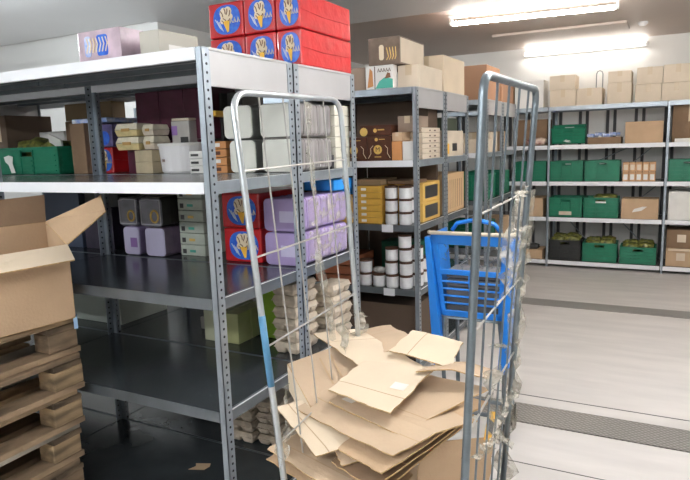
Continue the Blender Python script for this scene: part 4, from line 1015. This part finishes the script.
# ------------------------------------------------------------------ blue shopping trolley behind the cage
bt = thing('shopping_trolley', 'blue plastic shopping trolley standing behind the roll cage', 'trolley', (.60, 1.3, 0), 0)
fw = MB()
TW, BW = .205, .165      # half widths, top and bottom of the front panel
zt, zb = 1.155, .70
def fx(z): s = (z - zb) / (zt - zb); return BW + (TW - BW) * s
def fy(z): s = (z - zb) / (zt - zb); return .02 - .05 * s
def bar(z0, z1, x0f=-1, x1f=1, th=.012):
    fw.hexa([(x0f * fx(z0), fy(z0), z0), (x1f * fx(z0), fy(z0), z0), (x1f * fx(z0), fy(z0) + th, z0), (x0f * fx(z0), fy(z0) + th, z0)],
            [(x0f * fx(z1), fy(z1), z1), (x1f * fx(z1), fy(z1), z1), (x1f * fx(z1), fy(z1) + th, z1), (x0f * fx(z1), fy(z1) + th, z1)])
bar(1.10, 1.155); bar(.935, .965); bar(.70, .735)
for z in (.89, .85, .81, .77): bar(z, z + .012)
for a0, a1 in ((-1, -.84), (.84, 1)): bar(.70, 1.155, a0, a1)
bar(.70, .935, -.06, .06)
fw.build('front_panel', BLUE, bt, bevel=.004)
bk = MB()
for s in (-1, 1):
    bk.hexa([(s * BW, .03, zb), (s * (BW + .006), .03, zb), (s * (BW + .006), .24, zb), (s * BW, .24, zb)], [(s * TW, -.02, zt), (s * (TW + .006), -.02, zt), (s * (TW + .006), .24, zt), (s * TW, .24, zt)])
bk.box(-BW, BW, .03, .24, zb, zb + .008)
bk.build('basket_walls', BLUE, bt)
rim = MB().tube([(-TW - .02, .0, zt + .005), (-TW, -.035, zt + .008), (TW, -.035, zt + .008), (TW + .02, .0, zt + .005), (TW, .24, zt + .005)], .011, 8); rim.build('basket_rim', mat('bleached_rim', (.55, .48, .38), .5), bt, smooth=True)
wg = MB()
for s in (-1, 1):
    wg.hexa([(s * (BW + .04), -.01, .42), (s * (BW - .02), -.01, .42), (s * (BW - .02), .05, .42), (s * (BW + .04), .05, .42)],
            [(s * (TW + .035), -.04, 1.14), (s * (TW + .002), -.04, 1.14), (s * (TW + .002), .02, 1.14), (s * (TW + .035), .02, 1.14)])
wg.build('side_wing', BLUE, bt, bevel=.006)
MB().tube([(-.13, .1, 1.16), (-.1, .1, 1.20), (0, .1, 1.22), (.1, .1, 1.20), (.13, .1, 1.16)], .012, 8).build('carry_handle', BLUE, bt, smooth=True)
gl = MB()
random.seed(3)
for s in range(60):
    x0 = random.uniform(-.16, .16); z0 = random.uniform(.97, 1.09); gl.tube([(x0, .045, z0), (x0 + random.uniform(-.05, .05), .04, z0 + random.uniform(-.03, .05))], .0022, 4)
gl.build('wire_mesh_lining', GALVD, bt)
st = MB()
for s in range(5): st.rbox(-.15, .15, .06, .22, .715 + s * .048, .755 + s * .048, .01, 'y')
st.build('grey_basket_stack', mat('grey_basket', (.16, .16, .17), .5, noise=.3), bt)
ch = MB()
for s in (-1, 1): ch.tube([(s * .15, .02, .70), (s * .17, .05, .42), (s * .16, .08, .14), (s * .16, .3, .12)], .012, 8)
ch.tube([(-.16, .08, .14), (.16, .08, .14)], .012, 8).tube([(-.16, .3, .12), (.16, .3, .12)], .012, 8).tube([(-.16, .3, .12), (-.16, .27, 1.1)], .012, 8).tube([(.16, .3, .12), (.16, .27, 1.1)], .012, 8).tube([(-.16, .27, 1.1), (.16, .27, 1.1)], .014, 8).tube([(-BW, .03, .69), (BW, .03, .69)], .008, 8)
ch.build('trolley_frame', STEEL, bt)
for x, y in ((-.16, .08), (.16, .08), (-.16, .3), (.16, .3)): MB().tube([(x - .012, y, .05), (x + .012, y, .05)], .049, 16).box(x - .018, x - .013, y - .02, y + .02, .04, .13).box(x + .013, x + .018, y - .02, y + .02, .04, .13).build('wheel', RUBBER, bt)

# ------------------------------------------------------------------ groups of look-alikes
GR = [('cage wires', None), ('egg_carton|stack behind the cage', 'egg cartons on the low shelf'), ('egg_carton|second stack on the low', 'egg cartons on the low shelf'),
      ('egg_carton|bottom shelf', 'egg cartons on the bottom shelf'), ('white_jar|yellow carton shelf', 'white jars on the yellow carton shelf'), ('white_jar|lower jar shelf', 'white jars on the lower jar shelf'),
      ('flattened_cardboard|', 'flattened cardboard in the roll cage'), ('wooden_pallet|', 'wooden pallets in the left stack'), ('red_drink_case|on top', 'red wrapped cases on top of the rack'),
      ('red_drink_case|middle shelf', 'red wrapped cases on the middle shelf'), ('film_strand|', 'strands of film on the roll cage'), ('shrink_wrap|', 'film sleeves over the lilac tub packs'),
      ('tube_light|', 'tube lights of the store room'), ('drink_carton|', 'maroon drinks cartons at the back'), ('frozen_meal_box|', 'mint grey boxes by the front post'),
      ('cardboard_box|flat pale box', 'flat pale boxes at the shelf end'), ('cardboard_box|flat kraft carton', 'flat kraft cartons in the end stack'), ('cardboard_box|flat yellow carton', 'flat yellow cartons left of the jars'),
      ('snack_packet|flat orange', 'flat orange packets'), ('lidded_tub|lilac rounded', 'lilac tubs on the middle shelf'), ('lidded_tub|clear dark', 'clear dark tubs with gold ring'), ('lidded_tub|long lilac', 'long lilac tub packs'),
      ('lidded_tub|cream', 'cream tub packs'), ('egg_box|', 'egg boxes on the upper shelf'), ('cardboard_box|tan box', 'tan boxes'), ('cardboard_box|small white printed', 'small white cartons by the front post'),
      ('cardboard_box|yellow green tea', 'yellow green tea boxes'), ('ice_cream_carton|', 'chocolate brown cartons'), ('cardboard_box|yellow framed', 'yellow framed boxes'), ('cardboard_box|dark brown carton filling', 'added dark cartons at the back of the middle rack'),
      ('cardboard_box|on top of the back rack', 'cartons on top of the back rack'), ('cardboard_box|above the second upright', 'cartons on top of the back rack'), ('cardboard_box|brown drinks tray', 'rust brown drinks trays'),
      ('plastic_crate|bottom back shelf', 'crates on the bottom back shelf'), ('plastic_crate|back shelf', 'green crates on the back rack'), ('plastic_crate|far rack', 'green crates on the far rack'), ('produce_bag|salad bag in the', 'salad bags in the crates'),
      ('jar_pack|', 'orange and white jar packs'), ('cardboard_box|pale square label', 'labelled brown cartons on the bottom back shelf'), ('shelving_rack|big near-empty', 'left shelving'), ('shelving_rack|stocked steel', 'left shelving'),
      ('shelving_rack|middle steel', 'middle shelving'), ('shelving_rack|far steel', 'far shelving')]
for o in bpy.data.objects:
    if o.parent or 'label' not in o or 'group' in o: continue
    nm = o.name.split('.')[0]
    for k_, g_ in GR:
        if g_ and k_.split('|')[0] == nm and k_.split('|')[1] in o['label']:
            o['group'] = g_; break

# ------------------------------------------------------------------ world, camera
w = bpy.data.worlds.new('room_air'); sc.world = w; w.use_nodes = True
w.node_tree.nodes['Background'].inputs[0].default_value = (.8, .85, .9, 1); w.node_tree.nodes['Background'].inputs[1].default_value = .05
cam = bpy.data.cameras.new('camera'); co = bpy.data.objects.new('camera', cam); C.objects.link(co); sc.camera = co
yaw, pit, rol, f = .488, .1577, -.0325, 605.24
fwv = Vector((-math.sin(yaw) * math.cos(pit), math.cos(yaw) * math.cos(pit), -math.sin(pit)))
rt = Vector((math.cos(yaw), math.sin(yaw), 0)); up = rt.cross(fwv)
r2 = math.cos(rol) * rt + math.sin(rol) * up; u2 = -math.sin(rol) * rt + math.cos(rol) * up
M = Matrix((r2, u2, -fwv)).transposed().to_4x4(); M.translation = Vector((1.4792, -1.7437, 1.6411))
co.matrix_world = M
cam.sensor_width = 36; cam.lens = f / 690 * 36; cam.clip_start = .05
sc.view_settings.view_transform = 'Standard'; sc.view_settings.look = 'None'; sc.view_settings.gamma = 1; sc.view_settings.use_curve_mapping = False
sc.view_settings.exposure = 1.1
